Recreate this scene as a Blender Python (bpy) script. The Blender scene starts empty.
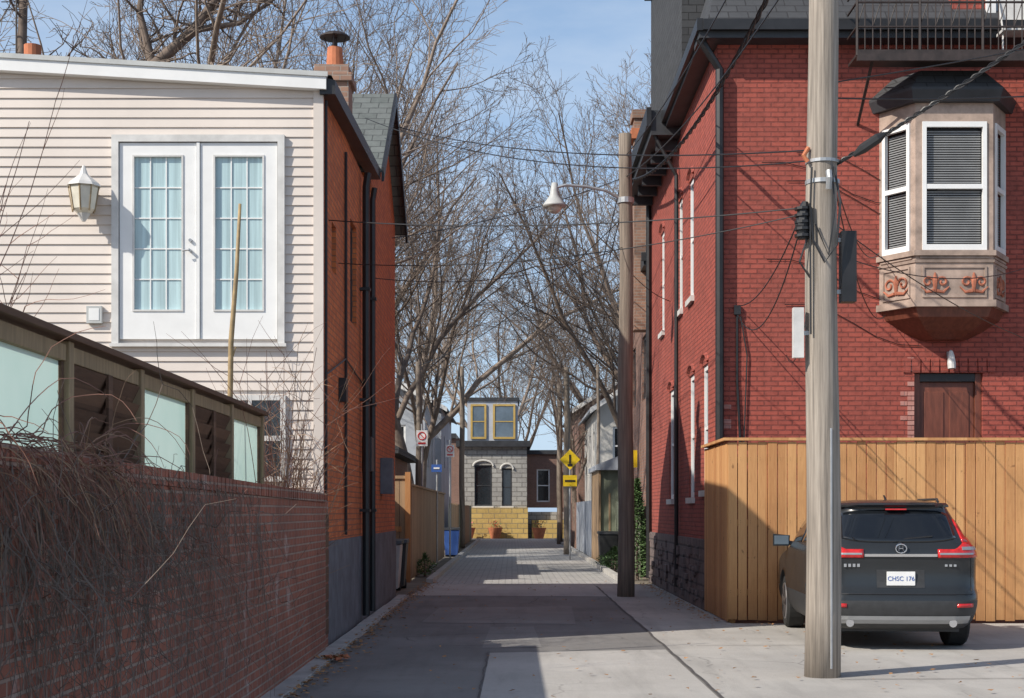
import bpy, math, random
from mathutils import Vector, Matrix
S=bpy.context.scene
rad=math.radians
R=random.Random(7)

# ---------------------------------------------------------------- materials
def newmat(name):
    m=bpy.data.materials.new(name); m.use_nodes=True
    nt=m.node_tree; b=nt.nodes["Principled BSDF"]
    return m,nt,b
def N(nt,t,**k):
    n=nt.nodes.new(t)
    for a,v in k.items(): setattr(n,a,v)
    return n
def mixc(nt,fac,a,b,mode='MIX'):
    n=N(nt,'ShaderNodeMix',data_type='RGBA',blend_type=mode)
    for i,v in ((0,fac),(6,a),(7,b)):
        if isinstance(v,bpy.types.NodeSocket): nt.links.new(v,n.inputs[i])
        elif i==0: n.inputs[0].default_value=v
        else: n.inputs[i].default_value=(v[0],v[1],v[2],1)
    return n.outputs[2]
def mth(nt,op,a,b=None,c=None):
    n=N(nt,'ShaderNodeMath',operation=op)
    for i,v in enumerate((a,b,c)):
        if v is None: continue
        if isinstance(v,bpy.types.NodeSocket): nt.links.new(v,n.inputs[i])
        else: n.inputs[i].default_value=v
    return n.outputs[0]
def noise(nt,vec,scale,detail=5,rough=.6):
    n=N(nt,'ShaderNodeTexNoise'); n.inputs['Scale'].default_value=scale
    n.inputs['Detail'].default_value=detail; n.inputs['Roughness'].default_value=rough
    nt.links.new(vec,n.inputs['Vector']); return n.outputs[0]
def ramp(nt,v,a,b,lo=0,hi=1):
    n=N(nt,'ShaderNodeMapRange'); n.inputs[1].default_value=a; n.inputs[2].default_value=b; n.inputs[3].default_value=lo; n.inputs[4].default_value=hi
    nt.links.new(v,n.inputs[0]); return n.outputs[0]
def ocoord(nt): return N(nt,'ShaderNodeTexCoord').outputs['Object']
def bump(nt,b,h,st=.3,dist=.01):
    n=N(nt,'ShaderNodeBump'); n.inputs['Strength'].default_value=st; n.inputs['Distance'].default_value=dist
    nt.links.new(h,n.inputs['Height']); nt.links.new(n.outputs[0],b.inputs['Normal'])
def plain(name,col,rough=.6,var=.25,scale=6,metal=0,bmp=.15,spec=None,stretch=None):
    m,nt,b=newmat(name); v=ocoord(nt)
    if stretch:
        mp=N(nt,'ShaderNodeMapping'); mp.inputs['Scale'].default_value=stretch
        nt.links.new(v,mp.inputs[0]); v=mp.outputs[0]
    n=noise(nt,v,scale); f=ramp(nt,n,.3,.7)
    dk=[c*(1-var) for c in col]; lt=[min(1,c*(1+var)) for c in col]
    nt.links.new(mixc(nt,f,dk,lt),b.inputs['Base Color'])
    b.inputs['Roughness'].default_value=rough; b.inputs['Metallic'].default_value=metal
    if spec is not None: b.inputs['Specular IOR Level'].default_value=spec
    if bmp: bump(nt,b,noise(nt,v,scale*8),bmp,.006)
    return m
def uvwall(nt):
    v=ocoord(nt); sp=N(nt,'ShaderNodeSeparateXYZ'); nt.links.new(v,sp.inputs[0])
    g=N(nt,'ShaderNodeNewGeometry'); sn=N(nt,'ShaderNodeSeparateXYZ'); nt.links.new(g.outputs['True Normal'],sn.inputs[0])
    isx=mth(nt,'GREATER_THAN',mth(nt,'ABSOLUTE',sn.outputs[0]),.7)
    isz=mth(nt,'GREATER_THAN',mth(nt,'ABSOLUTE',sn.outputs[2]),.9)
    u=mth(nt,'ADD',mth(nt,'MULTIPLY',sp.outputs[1],isx),mth(nt,'MULTIPLY',sp.outputs[0],mth(nt,'SUBTRACT',1,isx)))
    w=mth(nt,'ADD',mth(nt,'MULTIPLY',sp.outputs[1],isz),mth(nt,'MULTIPLY',sp.outputs[2],mth(nt,'SUBTRACT',1,isz)))
    c=N(nt,'ShaderNodeCombineXYZ'); nt.links.new(u,c.inputs[0]); nt.links.new(w,c.inputs[1])
    return c.outputs[0],v,sp
def brick(name,c1,c2,mortar,bw=.215,rh=.075,ms=.008,rough=.85,stain=(.03,.02,.02),stainamt=.35,bm=.5,white=0,light=.3):
    m,nt,b=newmat(name); uv,v,sp=uvwall(nt)
    t=N(nt,'ShaderNodeTexBrick'); t.inputs['Scale'].default_value=1
    t.inputs['Brick Width'].default_value=bw; t.inputs['Row Height'].default_value=rh
    t.inputs['Mortar Size'].default_value=ms; t.inputs['Mortar Smooth'].default_value=.3; t.inputs['Bias'].default_value=-.1
    t.inputs['Color1'].default_value=(*c1,1); t.inputs['Color2'].default_value=(*c2,1); t.inputs['Mortar'].default_value=(*mortar,1)
    nt.links.new(uv,t.inputs['Vector'])
    col=t.outputs['Color']
    n1=ramp(nt,noise(nt,v,.6,6,.65),.42,.72)
    col=mixc(nt,mth(nt,'MULTIPLY',n1,stainamt),col,stain)
    mp=N(nt,'ShaderNodeMapping'); mp.inputs['Scale'].default_value=(2.5,2.5,.25); nt.links.new(v,mp.inputs[0])
    n4=ramp(nt,noise(nt,mp.outputs[0],1.6,6,.7),.5,.75)
    col=mixc(nt,mth(nt,'MULTIPLY',n4,stainamt*.8),col,[c*.45 for c in c1])
    n2=ramp(nt,noise(nt,v,9,4),.3,.75)
    col=mixc(nt,mth(nt,'MULTIPLY',n2,light),col,[min(1,c*1.4+.03) for c in c1])
    if white:
        n3=ramp(nt,noise(nt,v,1.7,7,.7),.6,.72)
        col=mixc(nt,mth(nt,'MULTIPLY',n3,white),col,(.55,.5,.47))
    nt.links.new(col,b.inputs['Base Color']); b.inputs['Roughness'].default_value=rough
    h=mth(nt,'SUBTRACT',mth(nt,'MULTIPLY',noise(nt,v,40,3),.3),t.outputs['Fac'])
    bump(nt,b,h,bm,.012)
    return m
def boards(name,c1,c2,width=.14,axis=0,rough=.8):
    m,nt,b=newmat(name); v=ocoord(nt); sp=N(nt,'ShaderNodeSeparateXYZ'); nt.links.new(v,sp.inputs[0])
    q=mth(nt,'ADD',sp.outputs[0],sp.outputs[1]) if axis==0 else sp.outputs[2]
    fl=mth(nt,'FLOOR',mth(nt,'DIVIDE',q,width))
    wn=N(nt,'ShaderNodeTexWhiteNoise',noise_dimensions='1D'); nt.links.new(fl,wn.inputs['W'])
    mp=N(nt,'ShaderNodeMapping'); mp.inputs['Scale'].default_value=(14,14,1.2) if axis==0 else (1.2,1.2,14)
    nt.links.new(v,mp.inputs[0]); g=ramp(nt,noise(nt,mp.outputs[0],3,6,.7),.3,.7)
    f=mth(nt,'ADD',mth(nt,'MULTIPLY',wn.outputs[0],.6),mth(nt,'MULTIPLY',g,.4))
    col=mixc(nt,f,c1,c2)
    st=ramp(nt,noise(nt,v,1.1,5),.5,.8)
    col=mixc(nt,mth(nt,'MULTIPLY',st,.4),col,[c*.5 for c in c1])
    kn=ramp(nt,noise(nt,v,7,2),.70,.76); col=mixc(nt,mth(nt,'MULTIPLY',kn,.6),col,[c*.35 for c in c1])
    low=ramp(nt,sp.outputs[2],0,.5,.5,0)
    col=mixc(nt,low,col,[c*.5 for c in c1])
    nt.links.new(col,b.inputs['Base Color']); b.inputs['Roughness'].default_value=rough
    bump(nt,b,g,.3,.004); return m
def pavement(name,col,patch,rough=.9,crack=.6,scale=.5):
    m,nt,b=newmat(name); v=ocoord(nt)
    fine=ramp(nt,noise(nt,v,55,3,.8),.25,.75); med=ramp(nt,noise(nt,v,scale,6,.6),.35,.65)
    c=mixc(nt,med,[x*.85 for x in col],patch); c=mixc(nt,mth(nt,'MULTIPLY',fine,.4),c,[x*1.5 for x in col])
    mp=N(nt,'ShaderNodeMapping'); mp.inputs['Scale'].default_value=(2.2,.25,1); nt.links.new(v,mp.inputs[0])
    st=ramp(nt,noise(nt,mp.outputs[0],1.3,5),.5,.75); c=mixc(nt,mth(nt,'MULTIPLY',st,.45),c,[x*.55 for x in col])
    sp2=ramp(nt,noise(nt,v,3.5,6,.8),.58,.70); c=mixc(nt,mth(nt,'MULTIPLY',sp2,.4),c,[x*.5 for x in col])
    if crack:
        nz=N(nt,'ShaderNodeTexNoise'); nz.inputs['Scale'].default_value=3; nt.links.new(v,nz.inputs['Vector'])
        vm=N(nt,'ShaderNodeMix',data_type='VECTOR'); vm.inputs[0].default_value=.2
        nt.links.new(v,vm.inputs[4]); nt.links.new(nz.outputs['Color'],vm.inputs[5])
        vo=N(nt,'ShaderNodeTexVoronoi',feature='DISTANCE_TO_EDGE'); vo.inputs['Scale'].default_value=.6; nt.links.new(vm.outputs[1],vo.inputs['Vector'])
        ck=ramp(nt,vo.outputs['Distance'],.002,.008,crack,0)
        gate=ramp(nt,noise(nt,v,.35,2),.50,.58)
        c=mixc(nt,mth(nt,'MULTIPLY',ck,gate),c,[x*.35 for x in col])
    nt.links.new(c,b.inputs['Base Color']); b.inputs['Roughness'].default_value=rough
    bump(nt,b,fine,.5,.006); return m

M={}
M['redbrick']=brick('painted_red_brick',(.38,.080,.055),(.26,.055,.040),(.14,.035,.028),stain=(.16,.045,.034),stainamt=.65,bm=1.0,ms=.011,light=.4)
M['washbrick']=brick('pink_worn_brick',(.50,.26,.22),(.40,.14,.11),(.30,.16,.14),stainamt=.3)
M['orangebrick']=brick('orange_brick',(.66,.18,.055),(.46,.11,.04),(.26,.13,.085),stain=(.16,.06,.035),stainamt=.45,bm=.9)
M['wallbrick']=brick('garden_wall_brick',(.34,.115,.07),(.23,.08,.052),(.33,.26,.21),stain=(.09,.05,.04),stainamt=.6,white=.6,ms=.011,bm=.8)
M['greyplinth']=plain('grey_painted_plinth',(.14,.15,.17),.8,.3,3)
M['rubble']=brick('rubble_stone',(.19,.14,.13),(.12,.10,.10),(.05,.045,.045),bw=.42,rh=.2,ms=.02,bm=1,stainamt=.4)
M['oldchim']=brick('chimney_brick',(.34,.2,.14),(.25,.14,.1),(.3,.27,.24))
M['brownbrick']=brick('brown_brick',(.28,.15,.11),(.22,.12,.09),(.22,.19,.17))
M['stonewall']=brick('grey_stone',(.40,.39,.36),(.28,.27,.26),(.15,.14,.13),bw=.6,rh=.28,ms=.03)
M['yellowstone']=brick('yellow_stone',(.60,.42,.14),(.45,.31,.1),(.25,.2,.12),bw=.7,rh=.3,ms=.03)
M['shingle']=brick('roof_shingle',(.055,.058,.064),(.035,.037,.042),(.015,.015,.017),bw=.3,rh=.14,ms=.010,stain=(.03,.03,.03),light=.15)
M['shinglegreen']=brick('roof_shingle_green',(.14,.155,.15),(.09,.105,.10),(.04,.045,.045),bw=.3,rh=.14,ms=.01)
M['siding']=plain('vinyl_siding',(.66,.59,.535),.55,.08,1.2,bmp=.05)
M['white']=plain('white_paint',(.80,.80,.79),.45,.05,3,bmp=.05)
M['offwhite']=plain('aged_white_paint',(.62,.61,.59),.5,.15,5,bmp=.05)
M['cream']=plain('cream_render',(.62,.60,.56),.8,.12,1)
M['pale']=plain('door_pane_blind',(.42,.56,.58),.10,.25,2.2,bmp=0,stretch=(9,9,.25),spec=.8)
M['lampcream']=plain('lantern_cream_glass',(.66,.62,.52),.3,.12,8,bmp=0)
m,nt,bb=newmat('frosted_glass'); v=ocoord(nt); f=ramp(nt,noise(nt,v,.8,4),.3,.7); c=mixc(nt,f,(.46,.66,.62),(.58,.75,.71))
nt.links.new(c,bb.inputs['Base Color']); bb.inputs['Roughness'].default_value=.2
tr=N(nt,'ShaderNodeBsdfTranslucent'); nt.links.new(c,tr.inputs[0]); ms=N(nt,'ShaderNodeMixShader'); ms.inputs[0].default_value=.45
nt.links.new(bb.outputs[0],ms.inputs[1]); nt.links.new(tr.outputs[0],ms.inputs[2]); nt.links.new(ms.outputs[0],nt.nodes['Material Output'].inputs[0]); M['frost']=m
M['glass']=plain('dark_glass',(.02,.025,.03),.06,.3,1,bmp=0,spec=.9)
M['skyglass']=plain('blue_glass',(.12,.16,.20),.08,.3,1,bmp=0,spec=1)
M['black']=plain('black_paint',(.018,.018,.02),.45,.3,4,bmp=.05)
M['iron']=plain('dark_iron',(.035,.025,.023),.6,.4,8)
M['darktrim']=plain('dark_trim',(.035,.037,.042),.55,.3,3)
M['doorbrown']=plain('brown_door',(.16,.05,.03),.5,.3,5,stretch=(4,4,.6))
M['bayframe']=plain('bay_weathered_trim',(.36,.27,.22),.7,.35,4)
M['carved']=plain('carved_rust_trim',(.38,.13,.075),.7,.35,9)
M['slat']=plain('blind_slat',(.24,.245,.25),.5,.15,3,bmp=0)
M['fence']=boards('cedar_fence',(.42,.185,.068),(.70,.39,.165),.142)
M['oldwood']=boards('old_wood',(.26,.17,.10),(.46,.31,.18),.14)
M['louver']=boards('dark_louver_wood',(.085,.045,.027),(.18,.10,.06),.12,axis=1)
M['post']=plain('weathered_post',(.30,.22,.13),.8,.3,4,stretch=(5,5,.6))
M['pole']=plain('utility_pole_wood',(.30,.26,.22),.85,.5,3,stretch=(10,10,.3),bmp=.8)
M['poledark']=plain('old_pole_wood',(.22,.18,.145),.85,.4,3,stretch=(9,9,.35),bmp=.6)
M['bark']=plain('bark',(.17,.13,.105),.9,.35,5)
M['bark2']=plain('pale_bark',(.26,.205,.165),.9,.3,5)
M['twig']=plain('twig_red_brown',(.22,.11,.08),.8,.3,9)
M['twigtan']=plain('twig_tan',(.30,.19,.12),.8,.3,9)
M['bamboo']=plain('dry_stake',(.34,.24,.12),.6,.3,9)
M['galv']=plain('galvanised',(.42,.43,.44),.4,.15,5,metal=.5)
M['greybox']=plain('grey_plastic',(.48,.49,.48),.5,.1,5)
M['pot']=plain('terracotta',(.50,.17,.08),.8,.2,5)
M['yellow']=plain('sign_yellow',(.85,.58,.02),.4,.06,3,bmp=0)
M['ochre']=plain('ochre_paint',(.50,.34,.10),.5,.15,3)
M['red']=plain('sign_red',(.6,.03,.03),.4,.1,3,bmp=0)
M['blue']=plain('sign_blue',(.05,.12,.38),.4,.1,3,bmp=0)
M['greenshed']=boards('green_grey_boards',(.15,.17,.12),(.24,.26,.19),.14)
M['greyhouse']=plain('grey_render',(.42,.45,.50),.8,.15,1)
M['leafg']=plain('conifer_green',(.07,.13,.04),.7,.5,3)
M['leafd']=plain('fallen_leaf',(.36,.19,.08),.8,.5,12)
M['ground']=plain('bare_earth_ground',(.18,.155,.12),.95,.35,.8,bmp=.5)
M['asphalt']=pavement('old_asphalt',(.18,.172,.165),(.235,.226,.217),crack=.6)
M['concrete']=pavement('concrete_apron',(.37,.35,.325),(.45,.43,.40),crack=.5)
M['patch']=pavement('asphalt_and_sunlit_patch',(.38,.36,.335),(.44,.42,.395),crack=.4)  # paler asphalt, lightened to paint in the sunlit stretches of the lane
M['patch2']=pavement('faded_asphalt_patch',(.235,.225,.215),(.27,.26,.248),crack=.4)
M['tar']=plain('tar_seal',(.085,.08,.078),.7,.3,5)
M['paver']=brick('paver',(.42,.41,.395),(.32,.31,.30),(.16,.16,.16),bw=.3,rh=.3,ms=.015,stain=(.2,.2,.2))
M['kerb']=plain('kerb_concrete',(.44,.425,.40),.9,.2,3)
M['carpaint']=plain('car_dark_paint',(.022,.025,.028),.26,.1,2,bmp=0,spec=.45)
M['carpaint'].node_tree.nodes["Principled BSDF"].inputs['Coat Weight'].default_value=.2
M['cladding']=plain('car_cladding',(.035,.036,.038),.55,.2,12)
M['carglass']=plain('car_glass',(.010,.012,.015),.03,.1,2,bmp=0,spec=.7)
M['chrome']=plain('chrome',(.75,.75,.76),.15,.03,2,metal=1,bmp=0)
M['taillight']=plain('tail_light_red',(.55,.02,.02),.12,.25,22,bmp=0,spec=.8)
M['rubber']=plain('tyre_rubber',(.02,.02,.02),.85,.2,10)
M['alloy']=plain('alloy_wheel',(.35,.35,.36),.3,.1,4,metal=.8,bmp=0)
M['silver']=plain('silver_trim',(.36,.37,.38),.35,.08,4,metal=.4,bmp=0)

# ---------------------------------------------------------------- mesh builder
class MB:
    def __init__(s): s.v=[];s.f=[];s.mi=[];s.m=[]
    def _m(s,m):
        if m not in s.m: s.m.append(m)
        return s.m.index(m)
    def face(s,pts,m):
        b=len(s.v); s.v+= [tuple(p) for p in pts]; s.f.append(tuple(range(b,b+len(pts)))); s.mi.append(s._m(m))
    def mesh(s,vs,fs,m):
        b=len(s.v); s.v+=[tuple(p) for p in vs]; k=s._m(m)
        for f in fs: s.f.append(tuple(b+i for i in f)); s.mi.append(k)
    def box(s,x0,x1,y0,y1,z0,z1,m):
        vs=[(x,y,z) for z in (z0,z1) for y in (y0,y1) for x in (x0,x1)]
        s.mesh(vs,[(0,2,3,1),(4,5,7,6),(0,1,5,4),(2,6,7,3),(0,4,6,2),(1,3,7,5)],m)
    def prism(s,pts,vec,m):
        n=len(pts); a=[Vector(p) for p in pts]; b=[p+Vector(vec) for p in a]
        s.mesh(a+b,[tuple(range(n))[::-1],tuple(range(n,2*n))]+[(i,(i+1)%n,n+(i+1)%n,n+i) for i in range(n)],m)
    def tube(s,pts,rs,m,sides=8,cap=True):
        pts=[Vector(p) for p in pts]; n=len(pts)
        if not hasattr(rs,'__len__'): rs=[rs]*n
        base=len(s.v); k=s._m(m); ref=None
        for i,p in enumerate(pts):
            d=(pts[min(i+1,n-1)]-pts[max(i-1,0)])
            if d.length<1e-9: d=Vector((0,0,1))
            d.normalize()
            if ref is None: ref=Vector((1,0,0)) if abs(d.x)<.8 else Vector((0,1,0))
            u=(ref-d*ref.dot(d))
            if u.length<1e-4: u=d.orthogonal()
            u.normalize(); ref=u; w=d.cross(u)
            for j in range(sides):
                a=2*math.pi*j/sides; q=p+(u*math.cos(a)+w*math.sin(a))*rs[i]; s.v.append((q.x,q.y,q.z))
        for i in range(n-1):
            for j in range(sides):
                a=base+i*sides+j; b=base+i*sides+(j+1)%sides
                s.f.append((a,b,b+sides,a+sides)); s.mi.append(k)
        if cap:
            s.f.append(tuple(base+j for j in range(sides))[::-1]); s.f.append(tuple(base+(n-1)*sides+j for j in range(sides))); s.mi+=[k,k]
    def done(s,name,parent=None,smooth=False,bevel=0):
        me=bpy.data.meshes.new(name); me.from_pydata(s.v,[],s.f)
        for m in s.m: me.materials.append(M[m])
        me.polygons.foreach_set('material_index',s.mi)
        if smooth: me.polygons.foreach_set('use_smooth',[True]*len(s.f))
        me.update(); o=bpy.data.objects.new(name,me); S.collection.objects.link(o)
        if parent: o.parent=parent
        if bevel:
            b=o.modifiers.new('bevel','BEVEL'); b.width=bevel; b.segments=2; b.limit_method='ANGLE'
        return o
def grp(name):
    o=bpy.data.objects.new(name,None); S.collection.objects.link(o); return o
def wall(mb,axis,c,a0,a1,z0,z1,ops,depth,m,inward=1,revm=None):
    A=sorted({a0,a1,*[v for o in ops for v in (o[0],o[1])]}); Z=sorted({z0,z1,*[v for o in ops for v in (o[2],o[3])]})
    P=(lambda a,z,d=0:(a,c+d*inward,z)) if axis=='y' else (lambda a,z,d=0:(c+d*inward,a,z))
    for i in range(len(A)-1):
        for j in range(len(Z)-1):
            ca=(A[i]+A[i+1])/2; cz=(Z[j]+Z[j+1])/2
            if any(o[0]<ca<o[1] and o[2]<cz<o[3] for o in ops): continue
            mb.face([P(A[i],Z[j]),P(A[i+1],Z[j]),P(A[i+1],Z[j+1]),P(A[i],Z[j+1])],m)
    for o in ops:
        a,b,l,h=o[:4]
        for p,q in (((a,l),(b,l)),((b,l),(b,h)),((b,h),(a,h)),((a,h),(a,l))):
            mb.face([P(*p),P(*q),P(*q,depth),P(*p,depth)],revm or m)
def window(mb,axis,c,a0,a1,z0,z1,fr='white',gl='glass',w=.07,inward=1,mid=True):
    def B(a,b,l,h,d0,d1,m):
        lo,hi=sorted((c+d0*inward,c+d1*inward))
        if axis=='y': mb.box(a,b,lo,hi,l,h,m)
        else: mb.box(lo,hi,a,b,l,h,m)
    B(a0,a0+w,z0,z1,0,.07,fr);B(a1-w,a1,z0,z1,0,.07,fr);B(a0+w,a1-w,z1-w,z1,0,.07,fr);B(a0+w,a1-w,z0,z0+w,0,.07,fr)
    if mid: B(a0+w,a1-w,(z0+z1)/2-.03,(z0+z1)/2+.03,.01,.06,fr)
    B(a0+w,a1-w,z0+w,z1-w,.035,.05,gl)

# ---------------------------------------------------------------- world, sun, camera
W=bpy.data.worlds.new("World"); S.world=W; W.use_nodes=True
nt=W.node_tree; bg=nt.nodes['Background']; sky=nt.nodes.new('ShaderNodeTexSky'); sky.sky_type='NISHITA'
sky.sun_disc=False
SD=Vector((-.85,-.53,0)).normalized(); EL=rad(37.8)
sky.sun_elevation=EL; sky.sun_rotation=math.atan2(SD.x,SD.y); sky.air_density=1.0; sky.dust_density=1.0; sky.ozone_density=1.5
tc=nt.nodes.new('ShaderNodeTexCoord'); sp=nt.nodes.new('ShaderNodeSeparateXYZ'); nt.links.new(tc.outputs['Generated'],sp.inputs[0])
mp=nt.nodes.new('ShaderNodeMapping'); mp.inputs['Scale'].default_value=(2.2,2.2,7); nt.links.new(tc.outputs['Generated'],mp.inputs[0])
cl=ramp(nt,noise(nt,mp.outputs[0],2.4,6,.55),.42,.68,0,.35)
hz=ramp(nt,sp.outputs[2],0,.75,.60,.0)
base=mixc(nt,hz,sky.outputs[0],(4.3,6.1,8.8))
hc=mixc(nt,cl,base,(6.2,6.8,7.5))
nt.links.new(hc,bg.inputs[0]); bg.inputs[1].default_value=.13
sl=bpy.data.lights.new('sun','SUN'); sl.energy=5.0; sl.angle=rad(.5); sl.color=(1,.93,.82)
so=bpy.data.objects.new('sun',sl); S.collection.objects.link(so)
sdir=Vector((SD.x*math.cos(EL),SD.y*math.cos(EL),math.sin(EL)))
so.rotation_euler=sdir.to_track_quat('Z','Y').to_euler(); so.location=(-20,-20,30)
cd=bpy.data.cameras.new('camera'); cam=bpy.data.objects.new('camera',cd); S.collection.objects.link(cam)
cam.location=(0,0,1.6); cam.rotation_euler=(rad(90),0,0); cd.sensor_width=36; cd.lens=52.73; cd.shift_y=.159; cd.clip_end=2000
S.camera=cam
S.view_settings.view_transform='Standard'; S.view_settings.look='None'; S.view_settings.exposure=0

# ---------------------------------------------------------------- ground
b=MB(); b.face([(-600,-300,0),(600,-300,0),(600,900,0),(-600,900,0)],'ground'); b.done('ground')
b=MB(); b.face([(-1.95,-20,.008),(1.8,-20,.008),(1.8,33,.008),(-1.95,33,.008)],'asphalt'); b.done('lane_asphalt_road')
b=MB(); b.face([(-1.75,33,.010),(2.4,33,.010),(2.4,86,.010),(-1.75,86,.010)],'paver'); b.done('paved_lane')
b=MB(); b.face([(1.8,-20,.008),(14,-20,.008),(14,21.4,.008),(1.8,21.4,.008)],'concrete')
b.face([(1.8,21.4,.008),(3.13,21.4,.008),(3.13,33,.008),(1.8,33,.008)],'concrete'); b.done('concrete_pavement')
b=MB(); b.face([(-30,86,.012),(30,86,.012),(30,89,.012),(-30,89,.012)],'concrete'); b.done('cross_street_pavement')
b=MB()
b.face([(-.3,8,.012),(1.76,8,.012),(1.77,17.3,.012),(-.25,16.9,.012)],'patch')  # sunlit area of the near lane, painted as lighter asphalt
b.face([(-1.3,21.5,.012),(.9,21.2,.012),(1.0,25.2,.012),(-1.2,24.9,.012)],'patch2')
b.face([(-1.9,28.5,.012),(1.78,28.2,.012),(1.78,32.9,.012),(-1.9,32.9,.012)],'patch')  # lit strip across the lane, its brightness put into the asphalt colour
b.face([(-.35,17.5,.012),(.35,17.6,.012),(.3,20.8,.012),(-.3,20.7,.012)],'patch2')
b.done('asphalt_and_sunlit_patch')
b=MB()
def ribbon(mb,pts,w,z,m):
    for i in range(len(pts)-1):
        (x,y),(x2,y2)=pts[i],pts[i+1]; d=Vector((x2-x,y2-y)).normalized(); n=Vector((-d.y,d.x))*w/2
        mb.face([(x+n.x,y+n.y,z),(x-n.x,y-n.y,z),(x2-n.x,y2-n.y,z),(x2+n.x,y2+n.y,z)],m)
def wander(x,y,x2,y2,n,j):
    return [(x+(x2-x)*i/n+R.uniform(-j,j),y+(y2-y)*i/n+R.uniform(-j,j)) for i in range(n+1)]
ribbon(b,wander(1.8,8,1.8,32,60,.012),.035,.016,'tar')
ribbon(b,wander(-.3,10,-.27,17,40,.012),.018,.016,'tar')
ribbon(b,wander(-1.9,19.2,1.8,19.9,24,.03),.018,.017,'tar')
ribbon(b,wander(3.1,14.2,9,14.5,20,.01),.02,.016,'tar')
ribbon(b,wander(2.2,17.8,8,18.0,20,.01),.018,.017,'tar')
b.done('tar_crack_seal')
b=MB()
for x0,x1 in ((-1.9,-1.75),(2.4,2.55)): b.box(x0,x1,33.2,84,-.05,.12,'kerb')
b.done('kerb')
b=MB()
y=4
while y<28: b.box(-2.12,-1.93,y,y+1.49,-.02,.05+R.uniform(-.006,.006),'kerb'); y+=1.5
b.done('gutter_kerb')
b=MB()
for i in range(1300):
    r=R.random()
    if r<.6: x=-1.95+abs(R.gauss(0,.14)); y=R.uniform(12.5,34)
    elif r<.8: x=3.0-abs(R.gauss(0,.15)); y=R.uniform(21.5,33)
    else: x=R.uniform(-1.9,5); y=R.uniform(12.5,34) if x<3 else R.uniform(12.5,21.3)
    s=R.uniform(.012,.035); a=R.uniform(0,6.3); z=.03 if x>-1.93 else .06
    b.face([(x+s*math.cos(a+k*1.57),y+s*math.sin(a+k*1.57),z+R.uniform(0,.02)) for k in range(4)],'leafd')
for i in range(45):
    x=-1.9+R.gauss(0,.07);y=15.9+R.gauss(0,.12);s=R.uniform(.02,.05);a=R.uniform(0,6)
    b.face([(x+s*math.cos(a+k*1.57),y+s*math.sin(a+k*1.57),.03+R.uniform(0,.05)) for k in range(4)],'pot' if i%2 else 'leafd')
b.done('fallen_leaves')

# ---------------------------------------------------------------- left house
H=grp('siding_and_brick_house')
XL=-2.2; YF=17.4
def ztop(x): return 6.62-(x-XL)*.0555
b=MB()
ops=[(-4.60,-2.66,3.60,5.90),(-3.45,-2.62,1.95,2.95)]
z=1.2
while z<6.85:
    z2=z+.113
    segs=[(-9.5,XL)]
    for o in ops:
        if z2>o[2] and z<o[3]:
            ns=[]
            for a,c in segs:
                if o[0]<c and o[1]>a:
                    if o[0]>a: ns.append((a,o[0]))
                    if o[1]<c: ns.append((o[1],c))
                else: ns.append((a,c))
            segs=ns
    for a,c in segs:
        if z2>ztop(c): c=min(c,XL-(z2-6.62)/.0555)
        if c<=a: continue
        b.mesh([(a,YF-.020,z),(c,YF-.020,z),(c,YF-.002,z2),(a,YF-.002,z2),(a,YF,z),(c,YF,z)],[(0,1,2,3),(0,4,5,1)],'siding')
    z=z2
b.face([(-9.5,YF+.008,0),(XL,YF+.008,0),(XL,YF+.008,6.6),(-9.5,YF+.008,7.0)],'siding')
b.box(XL-.10,XL+.015,YF-.035,YF+.02,1.2,6.6,'siding')
b.done('siding_front',H)
b=MB()
wall(b,'x',XL,YF+.02,23.4,1.25,6.55,[(18.3,18.75,4.55,5.15),(20.4,21.2,4.2,5.6)],.12,'orangebrick',-1)
wall(b,'x',XL+.02,YF+.02,28.2,0,1.25,[],.1,'greyplinth',-1)
b.face([(XL,YF,1.25),(XL+.02,YF,1.25),(XL+.02,28.2,1.25),(XL,28.2,1.25)],'greyplinth')
b.box(XL-.3,XL+.02,YF-.01,YF+.015,0,1.2,'greyplinth')
b.done('side_wall',H)
b=MB()
b.face([(XL,23.4,1.25),(XL,28.2,1.25),(XL,28.2,7.0),(XL,25.8,8.6),(XL,23.4,7.0)],'orangebrick')
b.face([(XL,28.2,0),(-9,28.2,0),(-9,28.2,7),(XL,28.2,7)],'orangebrick')
b.face([(XL,23.4,6.4),(-9,23.4,6.4),(-9,23.4,7),(XL,23.4,7)],'orangebrick')
b.done('rear_wing_walls',H)
b=MB()
window(b,'x',XL-.06,18.3,18.75,4.55,5.15,'darktrim','glass',inward=-1); window(b,'x',XL-.06,20.4,21.2,4.2,5.6,'darktrim','glass',inward=-1)
b.done('side_windows',H)
b=MB()
b.mesh([(-9.6,YF-.12,ztop(-9.6)+.02),(XL+.12,YF-.12,ztop(XL)+.01),(XL+.12,23.4,6.95),(-9.6,23.4,7.3)],[(0,1,2,3)],'darktrim')
b.prism([(-9.6,YF-.14,ztop(-9.6)-.13),(XL+.06,YF-.14,ztop(XL+.06)-.15),(XL+.06,YF-.14,ztop(XL+.06)+.03),(-9.6,YF-.14,ztop(-9.6)+.05)],(0,.12,0),'white')
b.prism([(-9.6,YF-.16,ztop(-9.6)+.01),(XL+.08,YF-.16,ztop(XL+.06)-.01),(XL+.08,YF-.16,ztop(XL+.06)+.045),(-9.6,YF-.16,ztop(-9.6)+.065)],(0,.015,0),'greybox')
b.prism([(XL-.02,YF-.1,6.42),(XL+.16,YF-.1,6.42),(XL+.16,YF-.1,6.58),(XL-.02,YF-.1,6.62)],(0,6.0,.34),'black')
b.done('flat_roof',H)
b=MB()
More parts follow.
